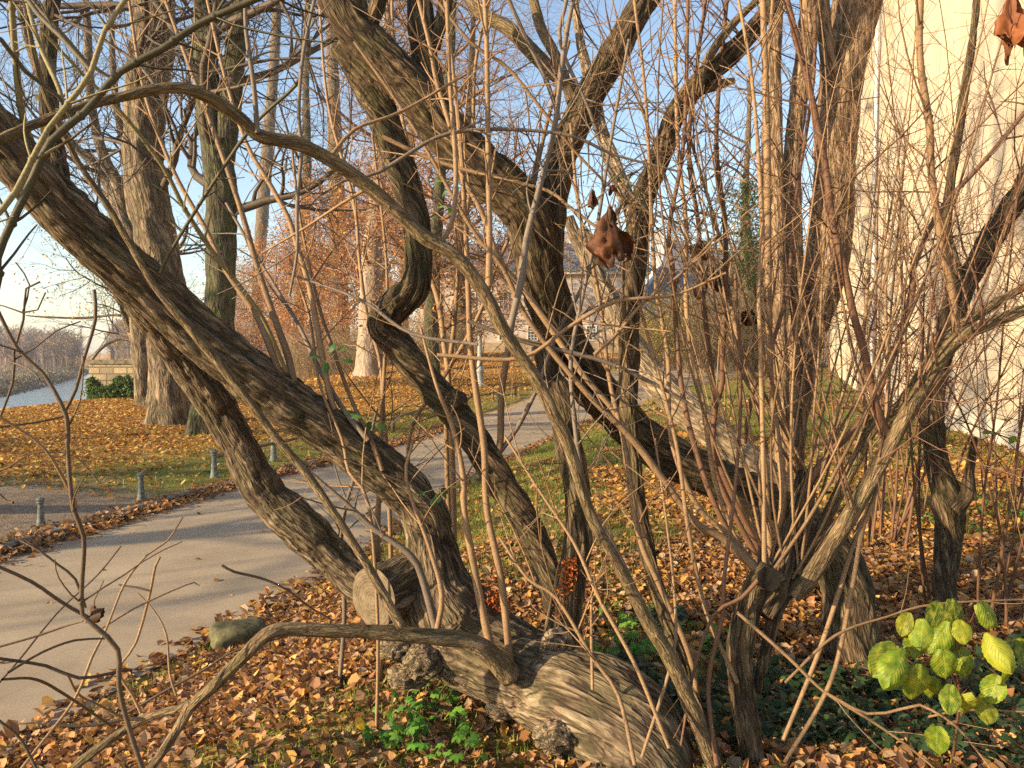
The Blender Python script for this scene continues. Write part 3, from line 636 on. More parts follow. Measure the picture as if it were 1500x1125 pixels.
# suckers on the leaning tree
sk = dict(lvl=1, start=.5)
shrub_stem(treeA, M_twig_tan, [(722, 962, 13), (700, 867, 12), (683, 750, 10), (680, 700, 9), (663, 630, 7), (640, 560, 5), (615, 480, 4)], 3.45, 3.5, .8, seed=1, **sk)
shrub_stem(treeA, M_twig_tan, [(748, 978, 11), (734, 850, 11), (719, 750, 10), (710, 658, 10), (700, 582, 10), (690, 508, 9), (686, 425, 8), (680, 300, 7), (668, 150, 6), (650, -30, 5)], 3.45, 3.45, .65, seed=2, **sk)
shrub_stem(treeA, M_twig_tan, [(640, 925, 9), (643, 870, 8), (630, 800, 6), (600, 700, 5), (596, 650, 4)], 3.4, 3.4, .8, seed=3, **sk)
shrub_stem(treeA, M_twig_grey, [(640, 925, 13), (620, 850, 11), (600, 812, 10), (555, 775, 8), (500, 735, 6), (455, 690, 5)], 3.5, 3.45, .4, seed=4, **sk)
shrub_stem(treeA, M_twig_tan, [(412, 552, 10), (395, 500, 10), (370, 456, 9), (334, 400, 8), (296, 330, 7), (255, 250, 6), (215, 130, 5), (188, -20, 4)], 3.52, 3.7, .75, seed=5, **sk)
shrub_stem(treeA, M_twig_tan, [(430, 560, 11), (418, 515, 11), (401, 467, 10), (377, 400, 9), (350, 300, 8), (318, 200, 7), (270, 90, 6), (235, -20, 5)], 3.55, 3.75, .6, seed=6, **sk)
shrub_stem(treeA, M_twig_tan, [(490, 600, 9), (483, 580, 9), (463, 456, 9), (450, 410, 8), (436, 360, 8), (424, 322, 7.5), (394, 268, 7), (366, 206, 6), (330, 110, 5), (300, -20, 4)], 3.6, 3.7, .9, seed=7, **sk)
shrub_stem(treeA, M_twig_grey, [(540, 645, 9), (510, 600, 8), (470, 540, 7), (440, 480, 6), (400, 420, 5), (365, 360, 5), (330, 300, 4)], 3.6, 3.9, .6, seed=8, **sk)
shrub_stem(treeA, M_twig_tan, [(560, 690, 8), (545, 640, 7), (515, 590, 6), (490, 520, 6), (470, 450, 5), (440, 330, 4), (425, 200, 4)], 3.6, 3.9, .5, seed=9, **sk)
bark_part('stem', M_bark2, treeA, [(95, 300, 30, 3.12), (84, 240, 28), (72, 160, 26), (70, 80, 24), (76, 0, 24), (85, -60, 22, 3.3)], ns=36, amp=.008, seed=44, fa=34, fl=5)
# mossy stem in front of the leaning trunk, down to the low branch
stem_part('stem', M_stem, treeA, [(588, 920, 15, 3.16), (540, 832, 15), (500, 768, 14), (450, 695, 14, 3.2), (400, 635, 14), (353, 572, 14), (293, 498, 13), (233, 428, 12), (200, 375, 11), (160, 305, 10, 2.9), (110, 230, 9), (60, 120, 8), (30, -30, 7, 2.7)], seed=65, amp=.0025)
# bole of rotting orange fibres on the upright stem
# ------------------------------------------------------------------ the dark tree leaning from right to left across the middle
treeC = thing('dark_leaning_tree', gp(1240, 965), 'big dark furrowed tree leaning left from the right side across the middle', 'tree')
bark_part('trunk', M_bark2, treeC, [(1262, 1000, 95, 4.35), (1246, 930, 82, 4.4), (1240, 860, 73, 4.5), (1215, 800, 67, 4.55), (1160, 757, 63, 4.55), (1080, 715, 64, 4.5), (1000, 678, 64, 4.45), (940, 640, 64, 4.4), (890, 590, 63, 4.33), (850, 540, 63, 4.25), (818, 480, 64, 4.17), (798, 420, 67, 4.1),
           (785, 360, 73, 4.05), (765, 305, 73, 4.0), (715, 255, 70, 3.96), (660, 200, 67, 3.93), (610, 140, 67, 3.9), (560, 85, 67, 3.88), (515, 30, 67, 3.86), (490, -40, 64, 3.86), (470, -130, 58, 3.86)], ns=104, step=.0105, amp=.015, lump=.14, seed=51, fa=21, fl=6, twist=.3)
bark_part('limb', M_bark2, treeC, [(805, 400, 41, 4.12), (808, 330, 43, 4.12), (818, 250, 44, 4.14), (842, 185, 43, 4.16), (872, 125, 43, 4.2), (910, 60, 41, 4.24), (950, -10, 39, 4.3), (1000, -90, 36, 4.4)], ns=64, step=.012, amp=.011, seed=57, fa=26, fl=4)
bark_part('limb', M_bark2, treeC, [(640, 170, 40, 3.92), (628, 110, 42, 3.95), (618, 55, 42, 4.0), (615, 0, 42, 4.05), (612, -70, 40, 4.1)], ns=52, step=.012, amp=.010, seed=59, fa=28, fl=4)
bark_part('limb', M_bark2, treeC, [(634, 70, 24, 3.98), (650, 20, 22), (662, -50, 20, 4.05)], ns=36, amp=.007, seed=60, fa=34, fl=5)
bark_part('limb', M_bark2, treeC, [(525, 50, 30, 3.85), (548, 20, 26), (568, -40, 24, 3.8)], ns=36, amp=.007, seed=66, fa=34, fl=5)
bark_part('limb', M_stem, treeC, [(858, 165, 18, 4.2), (835, 128, 20, 4.3), (800, 97, 22), (747, 43, 22), (700, 15, 20), (672, -40, 18, 4.6)], ns=32, amp=.004, seed=67, fa=40, fl=5)
bark_part('limb', M_stem, treeC, [(838, 150, 18, 4.2), (818, 90, 17), (792, 40, 16), (775, -30, 15, 4.5)], ns=32, amp=.004, seed=68, fa=40, fl=5)
burl_par = treeA
# dead knot hole
# ------------------------------------------------------------------ paler leaning tree behind it
treeF = thing('pale_leaning_tree', gp(1225, 850), 'pale sunlit trunk leaning left behind the dark trunk, with a broken top', 'tree')
bark_part('trunk', M_bark_pale, treeF, [(1235, 860, 60, 5.4), (1190, 775, 56, 5.45), (1130, 705, 52, 5.5), (1060, 645, 51, 5.6), (1000, 595, 50, 5.7), (950, 545, 46, 5.8), (915, 490, 40, 5.85), (890, 435, 32, 5.9), (865, 385, 26, 5.9), (842, 345, 21, 5.9), (832, 318, 17, 5.9)], ns=72, step=.016, amp=.010, seed=71, fa=24, fl=6)
bark_part('limb', M_bark_pale, treeF, [(858, 372, 12, 5.86), (866, 352, 12), (850, 334, 9, 5.8)], ns=28, amp=.005, seed=72)
# ------------------------------------------------------------------ upright stem in front of the middle (its own tree)
treeE = thing('slender_tree', gp(1042, 1098), 'slender forked tree rising from the ivy in front of the dark leaning trunk', 'tree')
bark_part('trunk', M_bark2, treeE, [(1048, 1118, 24, 3.2), (1022, 1040, 23, 3.3), (990, 950, 24, 3.4), (962, 860, 24, 3.5), (938, 760, 26, 3.6), (925, 660, 28, 3.7), (920, 580, 29, 3.78), (922, 500, 31, 3.84), (927, 420, 33, 3.88), (932, 350, 36, 3.9), (942, 290, 36, 3.92), (968, 225, 33, 3.95), (990, 165, 31, 3.97),
           (1028, 118, 33, 4.0), (1072, 80, 31, 4.0), (1110, 35, 29, 4.02), (1140, -5, 28, 4.05), (1175, -70, 26, 4.1)], ns=60, step=.012, amp=.009, seed=81, fa=32, fl=4.5)
bark_part('limb', M_bark_pale, treeE, [(930, 320, 26, 3.92), (915, 285, 26, 4.0), (897, 235, 24), (880, 185, 20), (872, 150, 18), (850, 60, 15), (838, -30, 13, 4.5)], ns=36, amp=.006, seed=82, fa=34, fl=5)
bark_part('limb', M_stem, treeE, [(1030, 128, 20, 4.0), (1060, 122, 14), (1076, 118, 9, 4.0)], ns=24, amp=.004, seed=83)
bark_part('limb', M_stem, treeE, [(1020, 140, 13, 3.95), (1035, 90, 13), (1070, 40, 12), (1105, 5, 11), (1150, -30, 9, 3.9)], ns=24, amp=.003, seed=84)
# ------------------------------------------------------------------ right-hand big trunk and the dark tree before the wall
treeG = thing('many_trunked_tree', gp(1165, 745), 'thick many-trunked tree with flaking brown bark beside the white wall', 'tree')
bark_part('trunk', M_bark_flaky, treeG, [(1150, 765, 60, 7.9), (1153, 700, 46, 8.0), (1158, 630, 46, 8.0), (1166, 570, 52, 8.0), (1176, 510, 58, 8.0), (1192, 445, 66, 8.0), (1210, 385, 66, 8.0), (1221, 300, 60, 8.0), (1226, 200, 58, 8.05), (1234, 110, 62, 8.1), (1248, 40, 68, 8.2), (1262, -30, 70, 8.3), (1285, -140, 64, 8.4)], ns=76, step=.03, amp=.020, seed=91, fa=12, fl=3.4)
bark_part('trunk', M_bark_flaky, treeG, [(1178, 520, 26, 7.85), (1168, 440, 26, 7.8), (1162, 340, 26, 7.8), (1160, 240, 27, 7.8), (1170, 150, 27, 7.8), (1182, 60, 30, 7.8), (1190, -40, 30, 7.8), (1198, -130, 28, 7.8)], ns=44, step=.03, amp=.013, seed=92, fa=15, fl=3.4)
bark_part('trunk', M_bark_flaky, treeG, [(1152, 720, 24, 7.7), (1146, 600, 22, 7.7), (1142, 480, 20, 7.7), (1140, 350, 20, 7.7), (1137, 230, 20, 7.7), (1135, 120, 19, 7.7), (1138, 0, 18, 7.7), (1140, -120, 15, 7.7)], ns=36, step=.03, amp=.010, seed=94, fa=16, fl=3.4)
bark_part('limb', M_bark_flaky, treeG, [(1226, 190, 28, 8.0), (1216, 110, 26), (1206, 30, 24), (1198, -80, 20, 7.9)], ns=36, step=.03, amp=.012, seed=93, fa=15, fl=3.4)
treeH = thing('small_dark_tree', gp(1382, 878), 'dark gnarled small tree in front of the lower right of the white wall', 'tree')
bark_part('trunk', M_bark2, treeH, [(1384, 900, 44, 5.0), (1384, 850, 35, 5.05), (1390, 790, 37, 5.1), (1388, 735, 46, 5.1), (1374, 680, 32, 5.1), (1366, 610, 30, 5.1), (1372, 545, 33, 5.1), (1388, 480, 33, 5.05), (1410, 425, 33, 5.0), (1440, 370, 35, 4.95), (1470, 320, 37, 4.9), (1500, 275, 37, 4.85), (1560, 190, 35, 4.8), (1630, 70, 26, 4.8), (1680, -60, 18, 4.85), (1710, -200, 6, 4.9)], ns=60, step=.016, amp=.013, lump=.2, seed=95, fa=26, fl=4.5)
bark_part('limb', M_bark2, treeH, [(1392, 745, 34, 5.05), (1415, 722, 24), (1420, 690, 14), (1428, 640, 9, 5.0)], ns=28, amp=.008, seed=96)
bark_part('limb', M_bark2, treeH, [(1410, 430, 20, 5.0), (1394, 380, 18), (1386, 320, 15), (1400, 220, 13), (1424, 60, 12), (1435, -40, 10, 5.1)], ns=24, amp=.005, seed=97)
# ------------------------------------------------------------------ near shrubs traced stem by stem
def jit(n, w): return [(a[0] + rnd.uniform(-w, w), a[1] + rnd.uniform(-w, w), *a[2:]) for a in n]
M_twig_dark = twig_mat('dark_brown_twig_bark', (.05, .034, .022), (.16, .11, .07)); M_twig_olive = twig_mat('dark_olive_twig_bark', (.05, .045, .025), (.15, .13, .075))
shI = thing('coppiced_shrub', gp(1100, 1092), 'many-stemmed coppiced shrub with a dark sawn stub, fanning up from the ivy', 'shrub')
stem_part('bole', M_bark2, shI, [(1102, 1110, 32, 3.25), (1090, 1030, 36), (1083, 965, 38), (1092, 910, 40), (1106, 858, 36), (1126, 832, 34, 3.3)], seed=101, ns=40, amp=.007, fa=34)
stem_part('bole', M_bark2, shI, [(1108, 1015, 14, 3.3), (1122, 950, 18), (1135, 900, 24), (1152, 866, 26), (1172, 850, 26, 3.35)], seed=102, ns=32, amp=.006, fa=34)
stem_part('bole', M_bark2, shI, [(1118, 900, 30, 3.28), (1135, 872, 34), (1140, 850, 36), (1160, 780, 34, 3.4), (1172, 730, 30), (1182, 690, 26, 3.5)], seed=103, ns=36, amp=.007, fa=34)
sb = px(1120, 848, 3.19); sx = np.array([.5, .75, -.25]); sx /= np.linalg.norm(sx)
mb = MB(); limb(mb, np.array([[*(sb + sx * s), r] for s, r in ((0, .042), (.05, .045), (.14, .05))]), ns=36, step=.012, amp=.006, seed=104, fa=34)
sn_ = mb.build('sawn_stub', M_bark2, shI, bark=True)
Mc = plain_mat('blackened_cut_wood', (.006, .0045, .004), .95, .3, 40, bump=.6); disc(px(1126, 848, 3.08), np.array([-.62, -.77, .1]) / .994, .046, 7, 6, 28).build('cut_face', Mc, shI, bark=True)
for k, (n, d, t) in enumerate([
    ([(1160, 872, 30), (1190, 838, 28), (1250, 745, 27), (1300, 660, 25), (1345, 575, 23), (1400, 500, 21), (1455, 472, 18), (1525, 445, 16)], (3.35, 3.2), .45),
    ([(1172, 850, 20), (1195, 790, 18), (1240, 700, 18), (1283, 620, 18), (1320, 590, 16), (1383, 498, 15), (1440, 455, 14), (1520, 410, 12)], (3.5, 3.5), .45)]):
    stem_part('limb', M_stem, shI, [(*n[0], d[0])] + list(n[1:-1]) + [(*n[-1], d[1])], seed=110 + k, ns=24, amp=.003)
SI = [([(1130, 850, 14.1), (1140, 790, 12.3), (1167, 738, 11.4), (1213, 665, 11.4), (1280, 588, 10.6), (1330, 450, 9.7), (1345, 380, 8.8), (1385, 300, 7.9), (1440, 235, 7.0), (1520, 150, 6.2)], 3.4, 3.6, .5),
      ([(1128, 840, 11.4), (1142, 720, 10.6), (1132, 560, 10.6), (1126, 400, 10.6), (1121, 200, 10.6), (1118, -20, 8.8)], 3.4, 3.6, .75),
      ([(1180, 735, 8.8), (1160, 685, 8.8), (1140, 592, 7.9), (1128, 508, 7.9), (1120, 375, 7.9), (1118, 180, 6.2), (1130, -20, 5.3)], 3.6, 3.8, .6),
      ([(1302, 640, 12.3), (1283, 592, 11.4), (1260, 518, 11.4), (1247, 458, 11.0), (1233, 375, 10.6), (1227, 333, 10.6), (1207, 240, 10.6), (1187, 160, 9.7), (1173, 93, 9.7), (1150, -10, 8.8)], 3.3, 3.2, .35),
      ([(1402, 490, 11.4), (1390, 415, 10.6), (1380, 375, 10.6), (1367, 250, 10.6), (1360, 187, 10.6), (1350, 83, 9.7), (1346, -20, 8.8)], 3.3, 3.1, .6),
      ([(1112, 838, 13.2), (1060, 793, 12.3), (1017, 765, 11.4), (930, 650, 10.6), (853, 575, 8.8), (780, 470, 7.9), (735, 400, 7.0), (690, 330, 6.2), (600, 180, 5.3), (520, 60, 4.4)], 3.3, 3.1, .55),
      ([(1118, 845, 9.7), (1070, 790, 8.8), (1020, 740, 8.8), (985, 640, 7.9), (975, 520, 7.0), (960, 400, 6.2), (940, 150, 5.3), (925, -20, 4.4)], 3.35, 3.5, .7),
      ([(1110, 850, 8.8), (1050, 750, 8.8), (1020, 658, 8.8), (1002, 575, 7.9), (985, 480, 7.9), (984, 400, 7.9), (983, 330, 7.0), (1000, 200, 6.2), (1010, -20, 5.3)], 3.5, 3.7, .5),
      ([(1120, 840, 7.9), (1080, 790, 7.9), (1045, 700, 7.9), (1025, 580, 7.9), (1013, 517, 7.9), (1007, 413, 7.5), (1002, 330, 7.0), (990, 200, 6.2), (985, -20, 5.3)], 3.6, 3.8, .95),
      ([(1120, 838, 8.8), (1050, 690, 8.8), (1047, 585, 8.8), (1038, 517, 8.8), (1028, 413, 7.9), (1021, 330, 7.0), (1012, 200, 7.0), (1035, -20, 5.3)], 3.7, 3.9, .4),
      ([(1130, 840, 9.7), (1048, 660, 8.8), (1055, 560, 8.8), (1059, 517, 8.8), (1060, 345, 7.9), (1052, 200, 7.0), (1070, -20, 6.2)], 3.8, 4.0, .3),
      ([(1130, 838, 8.8), (1120, 640, 7.9), (1105, 570, 7.9), (1085, 515, 7.0), (1067, 423, 7.0), (1062, 380, 6.2), (1040, 300, 5.3), (1000, 180, 4.4)], 3.8, 4.1, .7),
      ([(1090, 650, 7.9), (1103, 575, 7.0), (1122, 530, 7.0), (1150, 420, 6.2), (1160, 300, 6.2), (1185, 120, 5.3), (1195, -20, 4.4)], 3.8, 4.0, .45),
      ([(1120, 840, 7.9), (1116, 650, 7.0), (1113, 515, 7.0), (1110, 415, 7.0), (1118, 330, 7.0), (1100, 120, 5.3), (1080, -20, 4.4)], 3.3, 3.3, .95),
      ([(1150, 1117, 6.2), (1213, 1000, 7.0), (1247, 867, 7.0), (1262, 780, 6.2), (1290, 690, 6.2), (1300, 560, 5.3), (1298, 400, 4.4), (1330, 200, 3.5)], 3.2, 3.5, .7),
      ([(1147, 1085, 6.2), (1200, 950, 7.0), (1240, 817, 7.0), (1275, 690, 6.2), (1260, 560, 5.3), (1270, 420, 4.4), (1290, 250, 3.5)], 3.25, 3.7, .8),
      ([(1080, 1000, 7.0), (1035, 900, 7.0), (1007, 777, 7.0), (990, 650, 6.2), (955, 520, 5.3), (930, 420, 4.4), (900, 300, 3.5)], 3.2, 3.3, .6),
      ([(1050, 1120, 7.9), (1040, 1000, 7.0), (1060, 900, 6.2), (1062, 850, 6.2), (1078, 700, 5.3), (1090, 560, 5.3), (1080, 400, 4.4)], 3.1, 3.4, .5),
      ([(1080, 897, 5.3), (1150, 963, 5.3), (1207, 1013, 4.4), (1267, 1047, 4.4), (1333, 1090, 3.5), (1380, 1130, 2.6)], 3.1, 2.9, .6),
      ([(1207, 1013, 4.4), (1273, 1047, 4.4), (1310, 1036, 4.4), (1350, 1037, 4.4), (1400, 1063, 3.5), (1460, 1130, 3.5)], 3.0, 2.8, .6),
      ([(1360, 1050, 3.5), (1420, 1040, 3.5), (1510, 1046, 2.6)], 2.9, 2.8, .6),
      ([(1150, 1000, 4.4), (1220, 930, 4.4), (1300, 905, 3.5), (1370, 882, 3.5), (1510, 878, 2.6)], 3.1, 3.3, .6),
      ([(1110, 850, 7.0), (1086, 880, 6.2), (1050, 900, 5.3), (1020, 980, 4.4), (1000, 1090, 3.5)], 3.2, 3.1, .5),
      ([(940, 1110, 5.3), (985, 960, 5.3), (990, 880, 4.4), (975, 760, 3.5), (960, 640, 3.5)], 3.0, 3.3, .7)]
for k, (n, a_, b_, t) in enumerate(SI):
    shrub_stem(shI, M_twig_tan if t >= .55 else M_twig_red, n, a_, b_, t, lvl=2 if k in (0, 3, 4) else 1, seed=200 + k, start=.45, twig=(.12, .42))
# long arching stem across the picture
shP = thing('arching_shrub', gp(1045, 1108), 'long arching grey-brown stem sweeping from the ivy up to the left edge', 'shrub')
stem_part('stem', M_stem, shP, [(1046, 1122, 22, 3.15), (1010, 1030, 21), (980, 963, 21), (943, 900, 20), (900, 817, 19), (863, 750, 18), (833, 652, 19), (810, 605, 19), (783, 552, 20), (740, 488, 21), (713, 435, 21), (670, 378, 22), (620, 345, 21, 2.75), (560, 290, 21), (500, 245, 21), (443, 213, 21, 2.6), (383, 200, 20), (350, 173, 20), (300, 140, 19), (250, 128, 18, 2.35), (173, 143, 17), (83, 170, 16), (0, 204, 16, 2.1), (-70, 235, 15, 2.0)], seed=120, ns=24, amp=.003, step=.018)
SP = [([(640, 360, 8.1), (662, 330, 7.2), (668, 250, 7.2), (662, 120, 6.3), (655, -20, 5.4)], 2.8, 3.0, .7), ([(377, 195, 8.1), (372, 120, 7.2), (364, 40, 6.3), (358, -20, 5.4)], 2.5, 2.5, .35), ([(443, 214, 6.3), (438, 160, 5.4), (446, 80, 5.4), (462, -20, 4.5)], 2.6, 2.6, .4),
      ([(443, 214, 5.4), (438, 300, 5.4), (435, 375, 4.5), (428, 430, 3.6)], 2.6, 2.6, .5), ([(716, 420, 10.8), (720, 340, 9.0), (715, 220, 8.1), (712, 67, 7.2), (708, -20, 6.3)], 2.95, 3.0, .8), ([(745, 490, 10.8), (760, 408, 10.8), (770, 350, 9.9), (790, 290, 9.0), (813, 187, 8.1), (822, 100, 8.1), (833, 33, 7.2), (845, -20, 6.3)], 3.0, 3.2, .5),
      ([(540, 275, 6.3), (500, 300, 4.5), (450, 330, 3.6), (380, 370, 2.7)], 2.7, 2.9, .7), ([(480, 235, 6.3), (520, 190, 5.4), (590, 160, 4.5), (680, 100, 3.6)], 2.7, 2.9, .7), ([(230, 130, 6.3), (200, 90, 5.4), (150, 60, 4.5), (80, 20, 4.5)], 2.35, 2.3, .5), ([(172, 143, 5.4), (165, 110, 5.4), (133, 90, 5.4), (37, -10, 5.4)], 2.3, 2.2, .4)]
for k, (n, a_, b_, t) in enumerate(SP): shrub_stem(shP, M_twig_tan if t > .5 else M_twig_grey, n, a_, b_, t, seed=300 + k, lvl=2, start=.3, twig=(.1, .35))
# left foreground shrub
shK = thing('bare_foreground_shrub', gp(120, 1100) + np.array([-.1, -.9, 0]), 'thin bare olive-brown twigs of a shrub close by in the lower left corner', 'shrub')
SK = [([(290, 1640, 8), (265, 1400, 8), (235, 1180, 7.2), (213, 1125, 7.2), (187, 1067, 7.2), (177, 1007, 7.2), (163, 957, 7.2), (147, 923, 7.2), (130, 903, 6.5), (123, 860, 6.5), (117, 783, 6.5), (113, 740, 6.5), (105, 650, 6.5), (93, 606, 6.5), (60, 550, 5.8), (30, 510, 5.8), (-20, 430, 5.0)], 1.75, 1.6, .45),
      ([(93, 606, 5.8), (115, 575, 5.0), (128, 520, 5.0), (133, 470, 5.0), (134, 425, 5.0)], 1.7, 1.7, .4), ([(112, 740, 5.0), (95, 690, 5.0), (70, 660, 4.3), (30, 625, 4.3), (-20, 595, 4.3)], 1.7, 1.55, .7), ([(93, 610, 3.6), (50, 617, 3.6), (-20, 632, 3.6)], 1.7, 1.6, .5),
      ([(130, 905, 5.8), (88, 882, 5.8), (40, 852, 5.8), (-30, 815, 5.8)], 1.75, 1.6, .5), ([(-20, 962, 5.0), (60, 975, 5.0), (120, 984, 5.0), (185, 988, 4.3)], 1.6, 1.75, .25),
      ([(207, 1045, 5.0), (190, 1015, 4.3), (182, 985, 4.3), (195, 940, 4.3), (215, 870, 4.3), (228, 835, 4.3), (229, 818, 3.6)], 2.3, 2.3, .7), ([(222, 866, 3.6), (200, 864, 2.9), (176, 857, 2.9)], 2.3, 2.3, .3),
      ([(28, 1130, 4.3), (60, 1085, 4.3), (105, 1025, 4.3), (137, 960, 4.3), (150, 920, 3.6), (183, 857, 3.6), (212, 820, 2.9), (235, 792, 2.9), (270, 760, 2.2)], 1.9, 2.2, .75), ([(150, 920, 2.9), (200, 890, 2.9), (250, 862, 2.2), (288, 850, 2.2), (298, 855, 1.4)], 2.1, 2.3, .7),
      ([(-10, 1010, 2.9), (30, 970, 2.9), (90, 892, 2.9), (140, 840, 2.2), (178, 803, 2.2)], 1.8, 2.1, .5), ([(-10, 950, 3.6), (60, 938, 3.6), (100, 920, 2.9), (128, 912, 2.9)], 1.7, 1.8, .6), ([(125, 890, 4.3), (115, 850, 4.3), (95, 825, 3.6), (60, 808, 3.6), (20, 790, 2.9)], 1.75, 1.7, .4), ([(12, 985, 4.3), (60, 950, 3.6), (110, 945, 3.6), (150, 935, 2.9)], 1.6, 1.8, .5),
      ([(165, 1065, 3.6), (105, 1022, 4.3), (50, 1005, 4.3), (12, 985, 4.3)], 2.1, 1.6, .4), ([(60, 1140, 4.3), (25, 1080, 4.3), (0, 1050, 4.3), (-20, 1030, 4.3)], 1.6, 1.6, .35),
      ([(258, 1018, 3.6), (250, 985, 3.6), (245, 930, 2.9), (228, 895, 2.2), (205, 868, 2.2)], 2.9, 2.9, .8), ([(185, 1045, 4.3), (240, 1015, 4.3), (300, 985, 3.6), (350, 957, 2.9), (420, 930, 2.2)], 2.9, 3.1, .45), ([(87, 1063, 5.0), (140, 1058, 5.0), (185, 1052, 5.8), (210, 1050, 5.8)], 2.9, 3.0, .5), ([(100, 990, 3.6), (120, 1022, 3.6), (150, 1040, 3.6), (185, 1052, 3.6)], 2.4, 2.9, .6),
      ([(325, 828, 4.3), (345, 832, 4.3), (385, 848, 4.3), (420, 866, 3.6), (455, 890, 3.6), (490, 915, 3.6)], 2.9, 3.1, .5),
      ([(-20, 660, 3.6), (10, 560, 3.6), (18, 520, 3.6), (33, 458, 3.6), (40, 430, 2.9), (62, 411, 2.9)], 1.7, 1.7, .4), ([(33, 458, 2.9), (32, 420, 2.2), (33, 390, 2.2)], 1.7, 1.7, .4), ([(33, 458, 2.9), (50, 448, 2.2), (63, 434, 2.2)], 1.7, 1.7, .4), ([(33, 458, 2.9), (15, 450, 2.2), (-20, 447, 2.2)], 1.7, 1.7, .4), ([(15, 530, 2.9), (45, 513, 2.2), (90, 488, 2.2), (122, 475, 2.2)], 1.7, 1.75, .4), ([(15, 530, 2.9), (40, 545, 2.9), (60, 556, 2.2)], 1.7, 1.65, .4),
      ([(-30, 700, 2.9), (20, 685, 2.9), (50, 660, 2.2), (100, 668, 2.2), (150, 700, 2.2)], 1.7, 1.75, .5), ([(-20, 705, 5.0), (10, 720, 5.0), (20, 728, 4.3)], 1.4, 1.4, .5)]
for k, (n, a_, b_, t) in enumerate(SK): shrub_stem(shK, M_twig_dark if t < .6 else M_twig_tan, n, a_, b_, t, seed=400 + k, lvl=1 if k < 4 else 0, start=.6, twig=(.05, .16), step=.03)
# big twigs at the upper left, close to the camera
shL = thing('olive_branch_shrub', gp(60, 1100) + np.array([-1.6, -.6, 0]), 'shrub with thick olive green branches crossing the upper left corner close to the camera', 'shrub')
SL = [([(-480, 1650, 14), (-330, 1050, 13), (-40, 480, 11.9), (0, 372, 11.9), (17, 333, 11.9), (43, 277, 11.9), (83, 213, 11.9), (127, 160, 11.0), (173, 110, 11.0), (233, 70, 11.0), (300, 30, 10.2), (387, -3, 9.3), (460, -40, 8.5)], 1.75, 2.1, .15),
      ([(-430, 1700, 12), (-230, 900, 11), (-30, 340, 9.3), (0, 305, 9.3), (15, 272, 9.3), (75, 190, 8.5), (104, 150, 8.5), (130, 108, 8.5), (162, 50, 7.6), (196, -3, 7.6), (220, -40, 6.8)], 1.55, 1.8, .75),
      ([(60, 250, 10.2), (45, 205, 10.2), (38, 170, 10.2), (32, 130, 10.2), (22, 60, 9.3), (12, -20, 8.5)], 3.05, 2.8, .6), ([(93, 157, 6.8), (90, 130, 6.8), (77, 105, 6.8), (55, 65, 6.8), (25, -20, 6.0)], 2.3, 2.5, .55),
      ([(135, 105, 7.6), (90, 60, 7.6), (60, 22, 7.6), (30, -20, 6.8)], 2.0, 2.1, .3), ([(-20, 45, 6.8), (0, 62, 6.8), (45, 105, 6.8), (85, 145, 6.0), (115, 175, 5.1)], 2.0, 2.2, .3),
      ([(420, 545, 6.0), (380, 460, 6.0), (317, 375, 6.8), (275, 310, 6.8), (240, 252, 6.0), (177, 167, 6.0), (120, 105, 5.1), (60, 40, 4.2)], 3.5, 2.7, .6), ([(235, 400, 5.1), (247, 375, 5.1), (300, 283, 5.1), (373, 187, 5.1), (430, 123, 5.1), (443, 95, 4.2), (450, 40, 4.2), (465, -20, 3.4)], 3.2, 2.8, .3),
      ([(1440, -30, 8.5), (1470, 0, 9.3), (1500, 22, 10.2), (1540, 55, 10.2)], 1.5, 1.4, .8)][:8]
for k, (n, a_, b_, t) in enumerate(SL): shrub_stem(shL, M_twig_green if t > .5 else M_twig_olive, n, a_, b_, t, seed=500 + k, lvl=1, start=.2, twig=(.05, .22))
